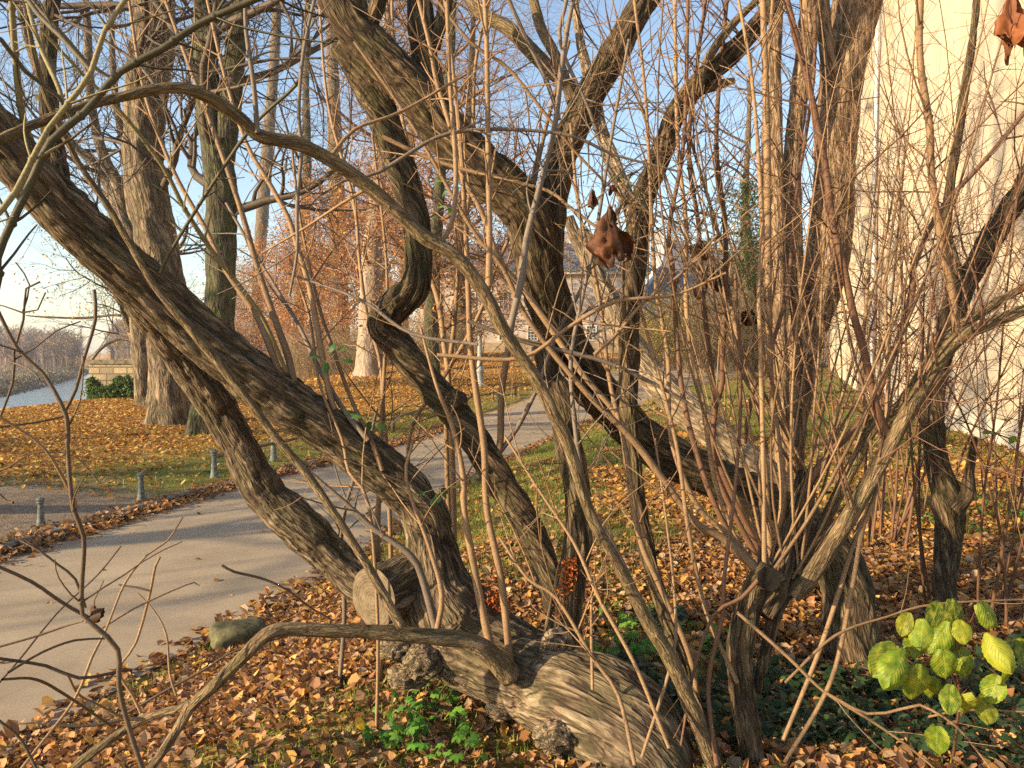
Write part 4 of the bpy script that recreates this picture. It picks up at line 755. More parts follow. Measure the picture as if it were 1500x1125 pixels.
# shoots in the middle: their own shrub between the stems
shM = thing('tan_shoot_shrub', gp(860, 905), 'shrub of long tan shoots rising between the dark trunks in the middle', 'shrub')
SM = [([(920, 640, 8.5), (900, 600, 8.5), (850, 542, 8.5), (817, 498, 9.3), (767, 425, 9.3), (733, 375, 8.5), (703, 310, 7.6), (680, 253, 7.6), (660, 180, 6.8), (640, 117, 6.8), (627, 67, 6.0), (605, -10, 6.0)], 3.6, 3.5, .8),
      ([(1010, 960, 8.5), (960, 850, 8.5), (935, 780, 8.5), (912, 650, 7.6), (895, 560, 6.8), (880, 450, 6.0), (868, 380, 6.0), (845, 300, 5.1), (835, 180, 4.2)], 3.3, 3.6, .6),
      ([(1040, 1100, 11.9), (1000, 1000, 11.0), (940, 890, 10.2), (900, 810, 9.3), (866, 745, 8.5), (850, 690, 7.6), (838, 600, 6.8), (834, 520, 6.8), (850, 440, 6.0), (872, 340, 6.0), (896, 200, 5.1), (915, 60, 4.2)], 3.15, 3.5, .45),
      ([(658, 568, 8.5), (653, 508, 8.5), (643, 442, 8.5), (627, 375, 7.6), (615, 290, 6.8), (590, 180, 6.0), (578, 60, 5.1), (575, -20, 4.2)], 4.4, 4.5, .9), ([(655, 690, 7.6), (658, 568, 7.6), (660, 480, 6.8), (670, 380, 6.8), (690, 250, 6.0), (700, 100, 5.1), (720, -20, 4.2)], 4.5, 4.6, .7),
      ([(730, 665, 11.0), (731, 640, 10.2), (735, 575, 10.2), (743, 508, 9.3), (752, 470, 8.5), (760, 400, 7.6), (780, 300, 6.8), (800, 190, 6.0), (830, 60, 5.1)], 3.92, 4.1, .5), ([(728, 668, 7.6), (757, 628, 7.6), (787, 565, 6.8), (815, 500, 6.8), (850, 430, 6.0), (895, 330, 5.1), (925, 250, 4.2)], 3.92, 3.9, .4),
      ([(565, 640, 6.8), (563, 620, 6.0), (557, 535, 6.0), (537, 458, 6.0), (528, 382, 5.1), (515, 290, 5.1), (480, 150, 4.2), (465, -20, 3.4)], 4.4, 4.6, .85), ([(553, 800, 8.5), (556, 700, 7.6), (560, 620, 6.8), (566, 500, 5.1), (560, 380, 4.2), (545, 200, 4.2)], 4.1, 4.5, .6),
      ([(600, 640, 6.0), (640, 570, 6.0), (700, 470, 6.0), (730, 380, 5.1), (768, 300, 5.1), (800, 190, 4.2)], 4.3, 4.4, .9), ([(685, 470, 6.0), (760, 500, 6.8), (880, 530, 6.8), (960, 560, 6.0), (1010, 590, 5.1)], 3.2, 3.3, .35), ([(700, 505, 5.1), (600, 490, 5.1), (540, 450, 5.1), (500, 430, 4.2), (420, 400, 3.4)], 3.2, 3.4, .4),
      ([(640, 520, 6.0), (760, 525, 6.0), (830, 480, 6.0), (900, 440, 6.0), (990, 430, 4.2), (1060, 400, 3.4)], 3.1, 3.1, .8), ([(870, 520, 6.0), (905, 485, 5.1), (940, 440, 5.1), (1000, 400, 4.2), (1050, 345, 3.4)], 3.1, 3.2, .7),
      ([(500, 265, 5.1), (560, 250, 6.0), (640, 205, 6.0), (720, 195, 6.0), (800, 195, 5.1), (850, 200, 5.1), (900, 225, 4.2), (990, 250, 3.4)], 2.9, 3.1, .35), ([(560, 200, 6.8), (640, 235, 6.0), (715, 255, 6.0), (800, 280, 5.1), (830, 300, 5.1), (900, 350, 4.2)], 3.3, 3.3, .7),
      ([(640, 0, 5.1), (690, 60, 5.1), (740, 100, 5.1), (790, 160, 5.1), (850, 230, 4.2), (930, 300, 4.2), (1000, 330, 3.4)], 3.4, 3.6, .5), ([(540, 740, 5.1), (512, 690, 5.1), (500, 640, 4.2), (470, 560, 4.2), (452, 470, 4.2), (430, 380, 3.4)], 3.5, 3.7, .8), ([(500, 780, 6.8), (520, 700, 6.0), (540, 660, 5.1), (555, 600, 4.2)], 4.2, 4.4, .4),
      ([(980, 1095, 6.0), (935, 990, 6.0), (905, 930, 6.0), (870, 870, 6.0), (838, 800, 5.1), (790, 720, 4.2), (740, 640, 3.4)], 3.0, 3.2, .85), ([(930, 1120, 6.8), (905, 1020, 6.0), (870, 960, 6.0), (815, 880, 5.1), (770, 850, 5.1), (730, 790, 4.2)], 3.0, 3.2, .7), ([(868, 1010, 5.1), (866, 960, 5.1), (865, 900, 4.2), (872, 860, 3.4), (888, 838, 2.5)], 3.2, 3.3, .8),
      ([(830, 0, 6.0), (822, 60, 6.0), (860, 160, 6.0), (885, 220, 6.0), (900, 250, 5.1), (960, 330, 4.2)], 3.7, 3.8, .4), ([(745, 0, 6.8), (770, 60, 6.8), (800, 130, 6.8), (820, 180, 6.0)], 3.7, 3.8, .3)]
for k, (n, a_, b_, t) in enumerate(SM): shrub_stem(shM, M_twig_tan if t >= .5 else M_twig_grey, n, a_, b_, t, seed=600 + k, root=k in (1, 3, 4, 7, 8, 9, 17, 18), lvl=2, start=.35, twig=(.12, .42))
# hidden roots of those shoots: stools on the ground

# ------------------------------------------------------------------ wild shoots: several shrubs filling the right and the crown gaps
def wild(par, mat, base, n, spread, hgt, r0, tone, lean=(0, 0), seed=0, lvl=2, twig=(.18, .5), outw=.26, name='stem', gap=(.16, .34)):
    q = random.Random(seed)
    for k in range(n):
        a = q.uniform(0, 6.283); rr = spread * math.sqrt(q.random()); x = base[0] + rr * math.cos(a); y = base[1] + rr * math.sin(a)
        p = np.array([x, y, float(H(x, y)) - .03]); L = hgt * q.uniform(.6, 1.1); v = np.array([math.cos(a) * outw * q.uniform(.2, 1.4) + lean[0], math.sin(a) * outw * q.uniform(.2, 1.4) + lean[1], 1.0]); v /= np.linalg.norm(v)
        n_ = 14; pts = [p]; cv = np.array([q.gauss(0, .05), q.gauss(0, .05), 0])
        for i in range(n_):
            v = v + cv * .35 + np.array([q.gauss(0, .035), q.gauss(0, .035), .015]); v /= np.linalg.norm(v); pts.append(pts[-1] + v * L / n_)
        P = np.array(pts); r = np.linspace(r0 * q.uniform(.6, 1.2), .0022, len(P)); P = np.column_stack([P, r]); P = catmull(P, .09)
        T = Tubes(); shoot(T, P, 0, 0, np.array([min(1, max(0, tone + q.uniform(-.25, .25)))] * 3), lvl, seed=q.randrange(1 << 30), start=.22, twig=twig, gap=gap); mb = MB(); T.into(mb); mb.build(name, mat, par)
WS = [((1275, 800), 12, .30, 4.3, .013, .45, (.02, 0), 'reddish twiggy shrub between the coppiced shrub and the small dark tree', M_twig_red),
      ((1440, 905), 12, .35, 3.9, .010, .35, (-.03, 0), 'dense reddish twiggy shrub right of the small dark tree', M_twig_red),
      ((1345, 760), 12, .40, 4.4, .011, .5, (.03, 0), 'brown twiggy shrub close behind the small dark tree in front of the wall', M_twig_red),
      ((1480, 770), 11, .45, 4.2, .011, .4, (0, 0), 'brown twiggy shrub at the right edge in front of the wall', M_twig_red),
      ((1080, 760), 4, .35, 4.4, .012, .75, (.05, 0), 'tan shrub growing behind the foot of the dark leaning trunk', M_twig_tan),
      ((1195, 720), 5, .40, 4.8, .013, .55, (0, 0), 'brown shoots standing close around the thick flaking many-trunked tree', M_twig_red),
      ((1010, 690), 4, .30, 4.5, .010, .7, (.0, 0), 'pale thin shoots behind the slender forked tree', M_twig_tan)]
for k, (b_, n, s_, h_, r_, t_, l_, lab, mt) in enumerate(WS):
    bp_ = gp(*b_); wild(thing('twiggy_shrub', bp_, lab, 'shrub', 'twiggy shrubs by the white wall'), mt, bp_, n, s_, h_, r_, t_, l_, seed=700 + k, lvl=1 if k in (4, 5, 6) else 2)
# fine twigs in the crowns of the near trees
def crown_twigs(par, mat, nodes, n, L, seed, tone, upb=.8, name='twigs', d0=None, d1=None):
    q = random.Random(seed); C = catmull(fill(nodes, d0, d1), .05); T = Tubes()
    for k in range(n):
        c = C[q.randrange(len(C))]; v = np.array([q.gauss(0, 1), q.gauss(0, .7), q.gauss(0, .6) + upb]); v /= np.linalg.norm(v); l = L * q.uniform(.4, 1.3); pts = [c[:3]]
        for i in range(9): v = v + np.array([q.gauss(0, .12), q.gauss(0, .1), q.gauss(.03, .1)]); v /= np.linalg.norm(v); pts.append(pts[-1] + v * l / 9)
        P = np.array(pts); P = np.column_stack([P, np.linspace(q.uniform(.0025, .006), .0013, len(P))])
        shoot(T, P, 0, 0, np.array([min(1, max(0, tone + q.uniform(-.3, .3)))] * 3), 2, seed=q.randrange(1 << 30), start=.1, twig=(.1, .36), gap=(.09, .2), ns=5)
    mb = MB(); T.into(mb); return mb.build(name, mat, par)
crown_twigs(treeC, M_twig_tan, [(785, 360, 10, 4.0), (660, 200, 10, 3.9), (560, 85, 10, 3.9), (500, 0, 10, 3.85)], 22, .9, 81, .6)
crown_twigs(treeC, M_twig_red, [(820, 260, 10, 4.1), (872, 125, 10, 4.2), (950, -10, 10, 4.3)], 12, 1.0, 82, .5)
crown_twigs(treeE, M_twig_red, [(945, 290, 10, 3.9), (990, 165, 10, 3.97), (1072, 80, 10, 4.0), (1140, -5, 10, 4.05)], 8, .9, 83, .5)
crown_twigs(treeA, M_twig_grey, [(300, 500, 10, 3.5), (160, 372, 10, 3.2), (35, 245, 10, 3.0)], 7, .7, 84, .4)
crown_twigs(treeH, M_twig_red, [(1374, 680, 10, 5.1), (1372, 545, 10, 5.1), (1440, 370, 10, 4.95), (1500, 275, 10, 4.85)], 16, 1.1, 85, .4)
crown_twigs(treeG, M_twig_red, [(1186, 490, 10, 7.9), (1216, 340, 10, 7.9), (1230, 150, 10, 8.0), (1255, 0, 10, 8.2)], 9, 1.6, 86, .6)
crown_twigs(shI, M_twig_red, [(1250, 745, 8, 3.3), (1345, 575, 8, 3.25), (1455, 472, 8, 3.2), (1525, 445, 8, 3.2)], 12, .8, 87, .5)

def fan(par, mat, heads, n, hgt, seed, tone, sx, r0=.0068):
    q = random.Random(seed)
    for k in range(n):
        h = heads[k % len(heads)]; p = px(h[0] + q.uniform(-14, 14), h[1] + q.uniform(-14, 14), h[2] + q.uniform(-.06, .06)); a = q.uniform(*sx); v = np.array([a, q.uniform(-.25, .45), 1.0]); v /= np.linalg.norm(v); L = hgt * q.uniform(.55, 1.15); pts = [p]; cv = np.array([-a * .09 + q.gauss(0, .05), q.gauss(0, .05), .03])
        for i in range(12): v = v + cv * .5 + np.array([q.gauss(0, .03), q.gauss(0, .03), 0]); v /= np.linalg.norm(v); pts.append(pts[-1] + v * L / 12)
        P = catmull(np.column_stack([np.array(pts), np.linspace(r0 * q.uniform(.6, 1.25), .0016, 13)]), .08); T = Tubes(); shoot(T, P, 0, 0, np.array([min(1, max(0, tone + q.uniform(-.3, .3)))] * 3), 2 if k % 3 == 0 else 1, seed=q.randrange(1 << 30), start=.35, twig=(.12, .45), gap=(.16, .34)); mb = MB(); T.into(mb); mb.build('stem', mat, par)
fan(shI, M_twig_tan, [(1125, 840, 3.32), (1150, 850, 3.36), (1170, 845, 3.4), (1185, 700, 3.5)], 26, 2.9, 901, .5, (-.75, .9))
fan(shI, M_twig_red, [(1250, 745, 3.3), (1300, 660, 3.28), (1350, 565, 3.26), (1420, 490, 3.2)], 12, 1.9, 902, .6, (-.5, .6), .005)

for k, (n, a_, b_, t) in enumerate(SI[:5]): crown_twigs(shI, M_twig_red if k % 3 else M_twig_tan, n[len(n) // 3:], 2, 1.0, 950 + k, .5, .25, 'twigs', a_, b_)
# ------------------------------------------------------------------ park trees on the far lawn
class Crown:
    def __init__(s, seed): s.T = Tubes(); s.q = random.Random(seed); s.tips = []
    def grow(s, p, v, L, r, lvl, kids=(0, 5, 6, 6), ang=52, up=.12, wig=.16, tone=.5):
        q = s.q; n = (4, 4, 6, 9, 12)[lvl]; pts = [np.array(p, float)]; v = np.array(v, float)
        for i in range(n):
            v = v + np.array([q.gauss(0, wig), q.gauss(0, wig), q.gauss(0, wig * .7) + up * .3]); v /= np.linalg.norm(v); pts.append(pts[-1] + v * L / n)
        P = np.array(pts); rad = np.linspace(r, max(r * .35, .0045), n + 1); c = tone + q.uniform(-.15, .15)
        s.T.add(P, rad, (3, 3, 4, 6, 8)[lvl], np.array([c] * 3))
        if lvl <= 1: s.tips.append(P)
        if lvl == 0: return
        for k in range(kids[lvl]):
            f = .18 + .8 * (k + q.random()) / kids[lvl]; i = min(int(f * n), n - 1); t = P[i+1] - P[i]; t /= np.linalg.norm(t)
            o = np.array([q.gauss(0, 1), q.gauss(0, 1), q.gauss(0, .8)]); o -= t * (o @ t); o /= np.linalg.norm(o) + 1e-9; a = R(q.gauss(ang, 10))
            s.grow(P[i] + (P[i+1] - P[i]) * (f * n - i), t * math.cos(a) + o * math.sin(a), L * q.uniform(.42, .68), max(rad[i] * .55, .005), lvl - 1, kids, ang, up, wig, tone)
    def leaves(s, mb, n, size, cols, jitr=.15):
        P = np.concatenate(s.tips); k = rng.integers(0, len(P), n); c = P[k] + rng.normal(0, jitr, (n, 3)); c = c[(c[:, 2] - 2.2) / c[:, 1] < (515 - 175 - 130 * rng.random(n)) / 1168 - .10 * np.clip(c[:, 0] / c[:, 1] + .13, 0, .2)]; leafquads(mb, c, size, cols)
def leafquads(mb, c, size, cols, flat=0.0):
    n = len(c); a = rng.normal(0, 1, (n, 3)); a[:, 2] *= (1 - flat); a /= np.linalg.norm(a, axis=1, keepdims=True); b = rng.normal(0, 1, (n, 3)); b[:, 2] *= (1 - flat); b -= a * (a * b).sum(1, keepdims=True); b /= np.linalg.norm(b, axis=1, keepdims=True)
    s = size * rng.uniform(.6, 1.3, (n, 1)); V = np.stack([c - a * s, c + b * s * .5, c + a * s, c - b * s * .5], 1); cn = np.cross(a, b); V[:, 1] += cn * s * .2; V[:, 3] += cn * s * .2
    cc = np.array(cols)[rng.integers(0, len(cols), n)] * rng.uniform(.7, 1.25, (n, 1))
    mb.add(V.reshape(-1, 3), np.arange(n * 4).reshape(-1, 4), col=np.repeat(np.clip(cc, 0, 1), 4, 0))
def root_flare(n, k, h0):
    ph = rnd.uniform(0, 6)
    return lambda s, t: k * np.exp(-s / h0) * (.55 + .45 * np.cos(n * t + ph) + .2 * np.cos(2 * t + 1))
GRP = 'bare park trees beyond the path'
def park_tree(label, nodes, mat, seed, limbs, crown=M_crown, ns=44, step=.16, amp=.05, fa=4.5, fl=1.1, flare=None, base_px=None, zlo=4.0, zhi=99, Lr=(4, 7), kids=(0, 4, 6, 7), leaves=None, up=.12, name='park_tree', extra=(), tone=.5, maxlvl=3):
    b = gp(*base_px); d = float((b - CAM) @ FWD)
    P = fill([(*n[:3], d) for n in nodes]); P[0, 2] = min(P[0, 2], b[2] - .1)
    t = thing(name, b, label, 'tree', GRP)
    mb = MB(); C = limb(mb, P, ns=ns, step=step, amp=amp, fa=fa, fl=fl, seed=seed, twist=.3, flare=flare); mb.build('trunk', mat, t, bark=True)
    for nn in extra:
        mb = MB(); limb(mb, fill([(*n[:3], d) for n in nn]), ns=28, step=step, amp=amp * .6, fa=fa * 1.3, fl=fl, seed=seed + 1); mb.build('limb', mat, t, bark=True)
    cr = Crown(seed); q = cr.q; ok = C[(C[:, 2] > b[2] + zlo) & (C[:, 2] < b[2] + zhi)]
    for k in range(limbs):
        c = ok[min(len(ok) - 1, int((k + q.random()) / limbs * len(ok)))]; a = k * 2.4 + q.uniform(-.5, .5); v = np.array([math.cos(a), math.sin(a), q.uniform(.05, .7)]); v /= np.linalg.norm(v)
        cr.grow(c[:3], v, q.uniform(*Lr), max(.03, min(c[3] * .45, .13)), maxlvl, kids, up=up, tone=tone)
    mb = MB(); cr.T.into(mb); mb.build('crown', crown, t)
    if leaves: mb = MB(); mb.sm = False; cr.leaves(mb, *leaves); mb.build('foliage', M_leaf, t)
    return t
M_crown_red = twig_mat('red_brown_crown_twigs', (.12, .06, .035), (.27, .15, .085))
ORANGE = [(.40, .17, .045), (.48, .22, .05), (.34, .13, .04), (.54, .29, .07), (.30, .13, .055), (.38, .21, .09)]
YELL = [(.50, .42, .06), (.36, .36, .06), (.55, .36, .05)]
park_tree('broad straight trunk with mossy spreading roots, the nearest tree on the leafy lawn', [(253, 626, 62), (252, 590, 58), (250, 540, 56), (246, 480, 58), (239, 400, 60), (224, 330, 60), (212, 255, 58), (212, 180, 58), (219, 100, 60), (225, 30, 62), (222, -60, 58), (226, -250, 46), (232, -480, 28), (236, -700, 8)], M_bark_far, 901, 15, base_px=(253, 620), flare=root_flare(5, .55, .9), step=.10, ns=72, amp=.045, Lr=(3.5, 7), zlo=6)
park_tree('dark mossy trunk rising just right of the nearest lawn tree and forking high up', [(297, 640, 50), (303, 610, 44), (314, 560, 43), (321, 480, 44), (323, 400, 45), (325, 330, 45), (322, 260, 46), (310, 190, 38), (302, 110, 34), (300, 20, 32), (292, -120, 26), (285, -330, 18), (280, -560, 6)], M_bark_dark, 902, 16, base_px=(297, 636), flare=root_flare(4, .5, .8), step=.10, ns=64, amp=.035, zlo=4.6, Lr=(3.5, 6.5),
          extra=[[(322, 270, 34), (332, 200, 34), (340, 120, 33), (350, 20, 30), (362, -150, 24), (370, -400, 10)]])
park_tree('multi-stemmed tree glimpsed behind the nearest lawn tree', [(212, 596, 26), (205, 500, 26), (197, 400, 26), (188, 340, 25), (165, 285, 17), (140, 240, 14), (102, 205, 12), (60, 120, 10), (30, 20, 8), (10, -100, 5)], M_bark_far, 903, 10, base_px=(214, 594), zlo=5, Lr=(2.5, 5), step=.15, ns=28, amp=.03, leaves=(900, .06, YELL, .25),
          extra=[[(190, 345, 18), (172, 270, 17), (152, 230, 15), (135, 160, 13), (128, 40, 11), (120, -100, 6)], [(192, 340, 14), (188, 250, 12), (168, 130, 10), (160, -50, 7)]])
park_tree('small leaning tree with sparse yellow-green leaves behind the river wall', [(208, 545, 16), (202, 515, 14), (192, 487, 12), (182, 458, 10), (174, 430, 8), (168, 400, 6), (150, 370, 4)], M_bark_far, 904, 8, base_px=(224, 578), zlo=1.5, Lr=(2.5, 4.5), step=.15, ns=20, amp=.015, leaves=(2600, .07, YELL, .3), up=.0,
          extra=[[(196, 500, 7), (178, 496, 5), (160, 502, 5), (145, 514, 4), (132, 532, 3)], [(180, 462, 5), (160, 462, 4), (120, 466, 4), (60, 464, 3), (38, 462, 2)], [(196, 480, 9), (186, 440, 8), (180, 400, 6)]])
park_tree('slim trunk among the orange beech leaves, right of the dark mossy trunk', [(371, 536, 24), (374, 490, 20), (378, 430, 19), (381, 360, 18), (387, 280, 18), (393, 200, 17), (401, 100, 15), (406, 0, 13), (412, -150, 8), (415, -260, 3)], M_bark_far, 905, 20, base_px=(371, 533), zlo=1.2, zhi=14, Lr=(4, 6.5), step=.2, ns=28, amp=.04, leaves=(30000, .10, ORANGE, .6), up=-.02, crown=M_crown_red)
park_tree('dark narrow trunk among the orange beech leaves', [(432, 545, 22), (436, 500, 18), (440, 430, 16), (446, 340, 15), (450, 240, 13), (448, 120, 10), (452, 0, 6)], M_bark_dark, 906, 16, base_px=(432, 541), zlo=1.2, zhi=14, Lr=(4, 6.5), step=.2, ns=24, amp=.03, leaves=(30000, .11, ORANGE, .6), up=-.02, crown=M_crown_red)
park_tree('straight grey trunk left of the pale sunlit one', [(503, 548, 34), (502, 530, 28), (499, 480, 26), (497, 420, 25), (495, 340, 24), (492, 240, 22), (488, 120, 18), (484, 0, 14), (480, -150, 6)], M_bark_far, 907, 18, base_px=(503, 545), zlo=2.2, zhi=15, Lr=(4, 7), step=.2, ns=32, amp=.045, leaves=(32000, .11, ORANGE, .6), up=.0, crown=M_crown_red)
park_tree('stout pale smooth trunk half lit by the sun, with a broken limb', [(540, 556, 50), (540, 542, 40), (541, 510, 36), (543, 460, 34), (544, 410, 33), (546, 360, 28), (552, 290, 24), (560, 200, 20), (566, 80, 16), (570, -50, 10)], M_bark_beech, 908, 16, base_px=(540, 550), zlo=3.5, Lr=(4, 7), step=.2, ns=40, amp=.02, leaves=(22000, .10, ORANGE, .6), up=.05, crown=M_crown_red,
          extra=[[(546, 420, 24), (558, 398, 22), (566, 386, 19)]], flare=root_flare(4, .25, .7))
park_tree('dark trunk on the lawn behind the zigzag stem', [(634, 572, 30), (634, 550, 24), (632, 490, 22), (634, 420, 20), (640, 330, 18), (648, 220, 15), (660, 80, 12), (668, -60, 6)], M_bark_dark, 909, 18, base_px=(634, 568), zlo=2.5, Lr=(3.5, 6.5), step=.2, ns=28, amp=.035, leaves=(9000, .10, ORANGE, .5), crown=M_crown_red)
park_tree('dark trunk far back between the tan shoots', [(676, 524, 26), (676, 500, 22), (674, 440, 20), (676, 360, 18), (684, 250, 15), (690, 120, 11), (694, 0, 6)], M_bark_dark, 910, 18, base_px=(676, 521), zlo=3, Lr=(5, 9), step=.25, ns=28, amp=.04, leaves=(11000, .13, ORANGE, .5), crown=M_crown_red, kids=(0, 5, 6, 7))
park_tree('tall bare tree left of the villa roof, mostly hidden by the near trunks', [(590, 532, 20), (590, 480, 18), (594, 380, 16), (600, 260, 14), (606, 120, 11), (610, 0, 8), (614, -120, 3)], M_bark_far, 912, 18, base_px=(590, 530), zlo=3, Lr=(5, 9), step=.25, ns=24, amp=.03, leaves=(11000, .13, ORANGE, .5), crown=M_crown_red, kids=(0, 5, 6, 7))
park_tree('bare tree right of the pavilion roof', [(1098, 540, 18), (1096, 500, 15), (1092, 420, 13), (1090, 320, 11), (1096, 200, 8), (1100, 80, 4)], M_bark_far, 913, 14, base_px=(1098, 536), zlo=3, Lr=(3, 6), step=.25, ns=24, amp=.03)
# ivy-clad tree right of the pavilion
b = gp(1108, 545); d = float((b - CAM) @ FWD)
iv = thing('ivy_clad_tree', b, 'tree clad in dark green ivy left of the flaking brown trunks', 'tree'); mb = MB()
P = fill([(1108, 548, 14, d), (1106, 480, 12, d), (1102, 400, 11, d), (1096, 330, 8, d), (1094, 270, 4, d)]); C = limb(mb, P, ns=20, step=.2, amp=.02, fa=6, fl=1, seed=77); mb.build('trunk', M_bark_dark, iv, bark=True)
mb = MB(); mb.sm = False; k = rng.integers(0, len(C), 9000); kk = C[k, :3]; k = k[C[k, 2] > b[2] + .45 * (C[:, 2].max() - b[2])]; kk = C[k, :3]; hh = np.clip((C[k, 2] - b[2]) / (C[:, 2].max() - b[2]), 0, 1); an = rng.uniform(0, 6.283, len(k)); rr_ = np.abs(rng.normal(0, .5, len(k))) * (.5 + 2.6 * np.sin(np.clip((hh - .4) / .6, 0, 1) * 3.1)) * (.6 + .8 * fbm(np.cos(an), np.sin(an), kk[:, 2], 3, 2)) + .15
leafquads(mb, kk + np.stack([np.cos(an) * rr_, np.sin(an) * rr_, rng.normal(0, .2, len(k))], 1), .09, [(.03, .07, .018), (.05, .10, .025), (.08, .13, .03)]); mb.build('foliage', M_leafg, iv)
# hedge at the foot of the river wall
hg = gp(190, 583); t = thing('hedge_shrub', hg, 'low leafy green hedge at the foot of the river wall', 'shrub'); mb = MB(); mb.sm = False; n = 9000
ux = rng.uniform(0, 1, n); cxp_ = hx(124, Yw - 1.0) + ux * (hx(262, Yw - 1.0) - hx(124, Yw - 1.0)); hgt = .25 + 1.7 * fbm(cxp_ * 1.3, 0, 0, 6, 3) ** 1.3; zz = rng.uniform(0, 1, n) ** .7 * hgt * .95
leafquads(mb, np.stack([cxp_, Yw - .75 + rng.normal(0, .28, n) * (1.1 - zz / 1.5), H(cxp_, np.full(n, Yw - .8)) + zz], 1), .075, [(.05, .11, .025), (.09, .17, .04), (.15, .20, .05)]); mb.build('foliage', M_leafg, t)
T = Tubes()
for k in range(50): x = hx(124, Yw - 1.0) + rnd.random() * 4.6; z0_ = float(H(x, Yw - .8)); T.add(np.array([[x, Yw - .8, z0_ - .05], [x + rnd.gauss(0, .1), Yw - .75, z0_ + .4], [x + rnd.gauss(0, .2), Yw - .75, z0_ + .85]]), [.02, .012, .005], 4, np.array([.4] * 3))
mb = MB(); T.into(mb); mb.build('stems', M_crown, t)

# ------------------------------------------------------------------ thickets and the far wood (stuff)
def thicket(name, pts, hgt, tone, seed, mat, per=7, leaves=None, r=.012):
    q = random.Random(seed); T = Tubes(); tips = []
    for (x, y) in pts:
        z = float(H(x, y)); h = hgt * q.uniform(.6, 1.15)
        for k in range(per):
            a = q.uniform(0, 6.283); o = q.uniform(.1, .5); v = np.array([math.cos(a) * o, math.sin(a) * o, 1.0]); p = np.array([x + q.gauss(0, .25), y + q.gauss(0, .25), z - .05]); P = [p]
            for i in range(4): v = v + np.array([q.gauss(0, .14), q.gauss(0, .14), 0]); P.append(P[-1] + v / np.linalg.norm(v) * h / 4)
            P = np.array(P); T.add(P, np.linspace(r * 1.6, r * .5, 5), 3, np.array([tone + q.uniform(-.25, .25)] * 3)); tips.append(P[1:])
            for j in range(7):
                i = q.randrange(1, 4); w = np.array([q.gauss(0, .8), q.gauss(0, .8), q.uniform(.2, 1)]); w /= np.linalg.norm(w); l = h * q.uniform(.15, .4); s_ = P[i] + (P[i+1] - P[i]) * q.random()
                T.add(np.array([s_, s_ + w * l * .5, s_ + w * l + np.array([0, 0, .05])]), [r * .7, r * .55, r * .4], 3, np.array([tone + q.uniform(-.25, .25)] * 3)); tips.append((s_ + w * l)[None])
    mb = MB(); T.into(mb); mb.sm = False
    if leaves:
        n, size, cols = leaves; tp = np.concatenate(tips); lm = MB(); lm.sm = False; leafquads(lm, tp[rng.integers(0, len(tp), n)] + rng.normal(0, .12, (n, 3)), size, cols); tag(lm.build(name + '_leaves', M_leaf), kind='stuff')
    return tag(mb.build(name, mat), kind='stuff')
q = random.Random(5); M_thick = twig_mat('pale_thicket_twigs', (.13, .095, .06), (.36, .28, .18))  # thicket twig bark, paler than the bare crown twigs
thicket('brown_thicket', [(hx(q.uniform(985, 1150), y_), y_) for y_ in [q.uniform(50, 72) for _ in range(150)]], 5.2, .5, 31, M_thick, leaves=(5200, .07, [(.45, .24, .06), (.42, .36, .07), (.30, .26, .06)]))
thicket('yellow_leaved_thicket', [(hx(q.uniform(948, 1010), y_), y_) for y_ in [q.uniform(52, 60) for _ in range(34)]], 4.2, .5, 32, M_thick, leaves=(7000, .075, [(.42, .38, .05), (.50, .36, .05), (.30, .30, .06)]))
thicket('lawn_edge_thicket', [(hx(q.uniform(425, 700), y_), y_) for y_ in [q.uniform(58, 70) for _ in range(150)]], 3.4, .5, 33, M_thick, leaves=(5200, .075, [(.48, .24, .04), (.42, .34, .06), (.40, .14, .03)]))
thicket('wooded_slope', [(hx(q.uniform(985, 1170), y_), y_) for y_ in [q.uniform(95, 125) for _ in range(230)]], 13, .4, 34, twig_mat('brown_slope_twigs', (.11, .075, .055), (.24, .17, .12)), r=.05)  # plain brown twig bark for the wooded slope
def far_wood():
    q = random.Random(9); T = Tubes(); lm = []
    for k in range(900):
        y = q.uniform(212, 330); x = q.uniform(-.70, -.30) * y; z = float(H(x, y))
        if z < -3.7: continue
        h = q.uniform(7.5, 10.8) * (y / 218); c = q.uniform(.1, .9)
        T.add(np.array([[x, y, z - .3], [x + q.gauss(0, .15), y, z + h * .5], [x + q.gauss(0, .3), y, z + h]]), [.17, .13, .04], 3, np.array([c] * 3))
        for j in range(30):
            f = q.uniform(.3, 1); a = q.uniform(0, 6.283); l = h * .26 * (1.25 - f) + .4; s_ = np.array([x, y, z + h * f]); e = s_ + np.array([math.cos(a) * l, math.sin(a) * l * .5, l * q.uniform(.4, 1.1)])
            T.add(np.array([s_, (s_ + e) / 2 + np.array([0, 0, .1]), e]), [.07, .06, .04], 3, np.array([c] * 3))
    mb = MB(); mb.sm = False; T.into(mb); tag(mb.build('far_wood', twig_mat('far_wood_twigs', (.12, .085, .07), (.30, .22, .17))), kind='stuff')
    n = 9000; y = rng.uniform(108, 240, n); x = farbank(y) - np.abs(rng.normal(0, 9, n)) - .5; z = H(x, y); mb = MB(); mb.sm = False
    leafquads(mb, np.stack([x, y, z + rng.uniform(0, 1.2, n)], 1), .45, [(.20, .16, .11), (.25, .21, .15), (.16, .15, .09)]); tag(mb.build('bank_scrub', M_leaf), kind='stuff')
far_wood()
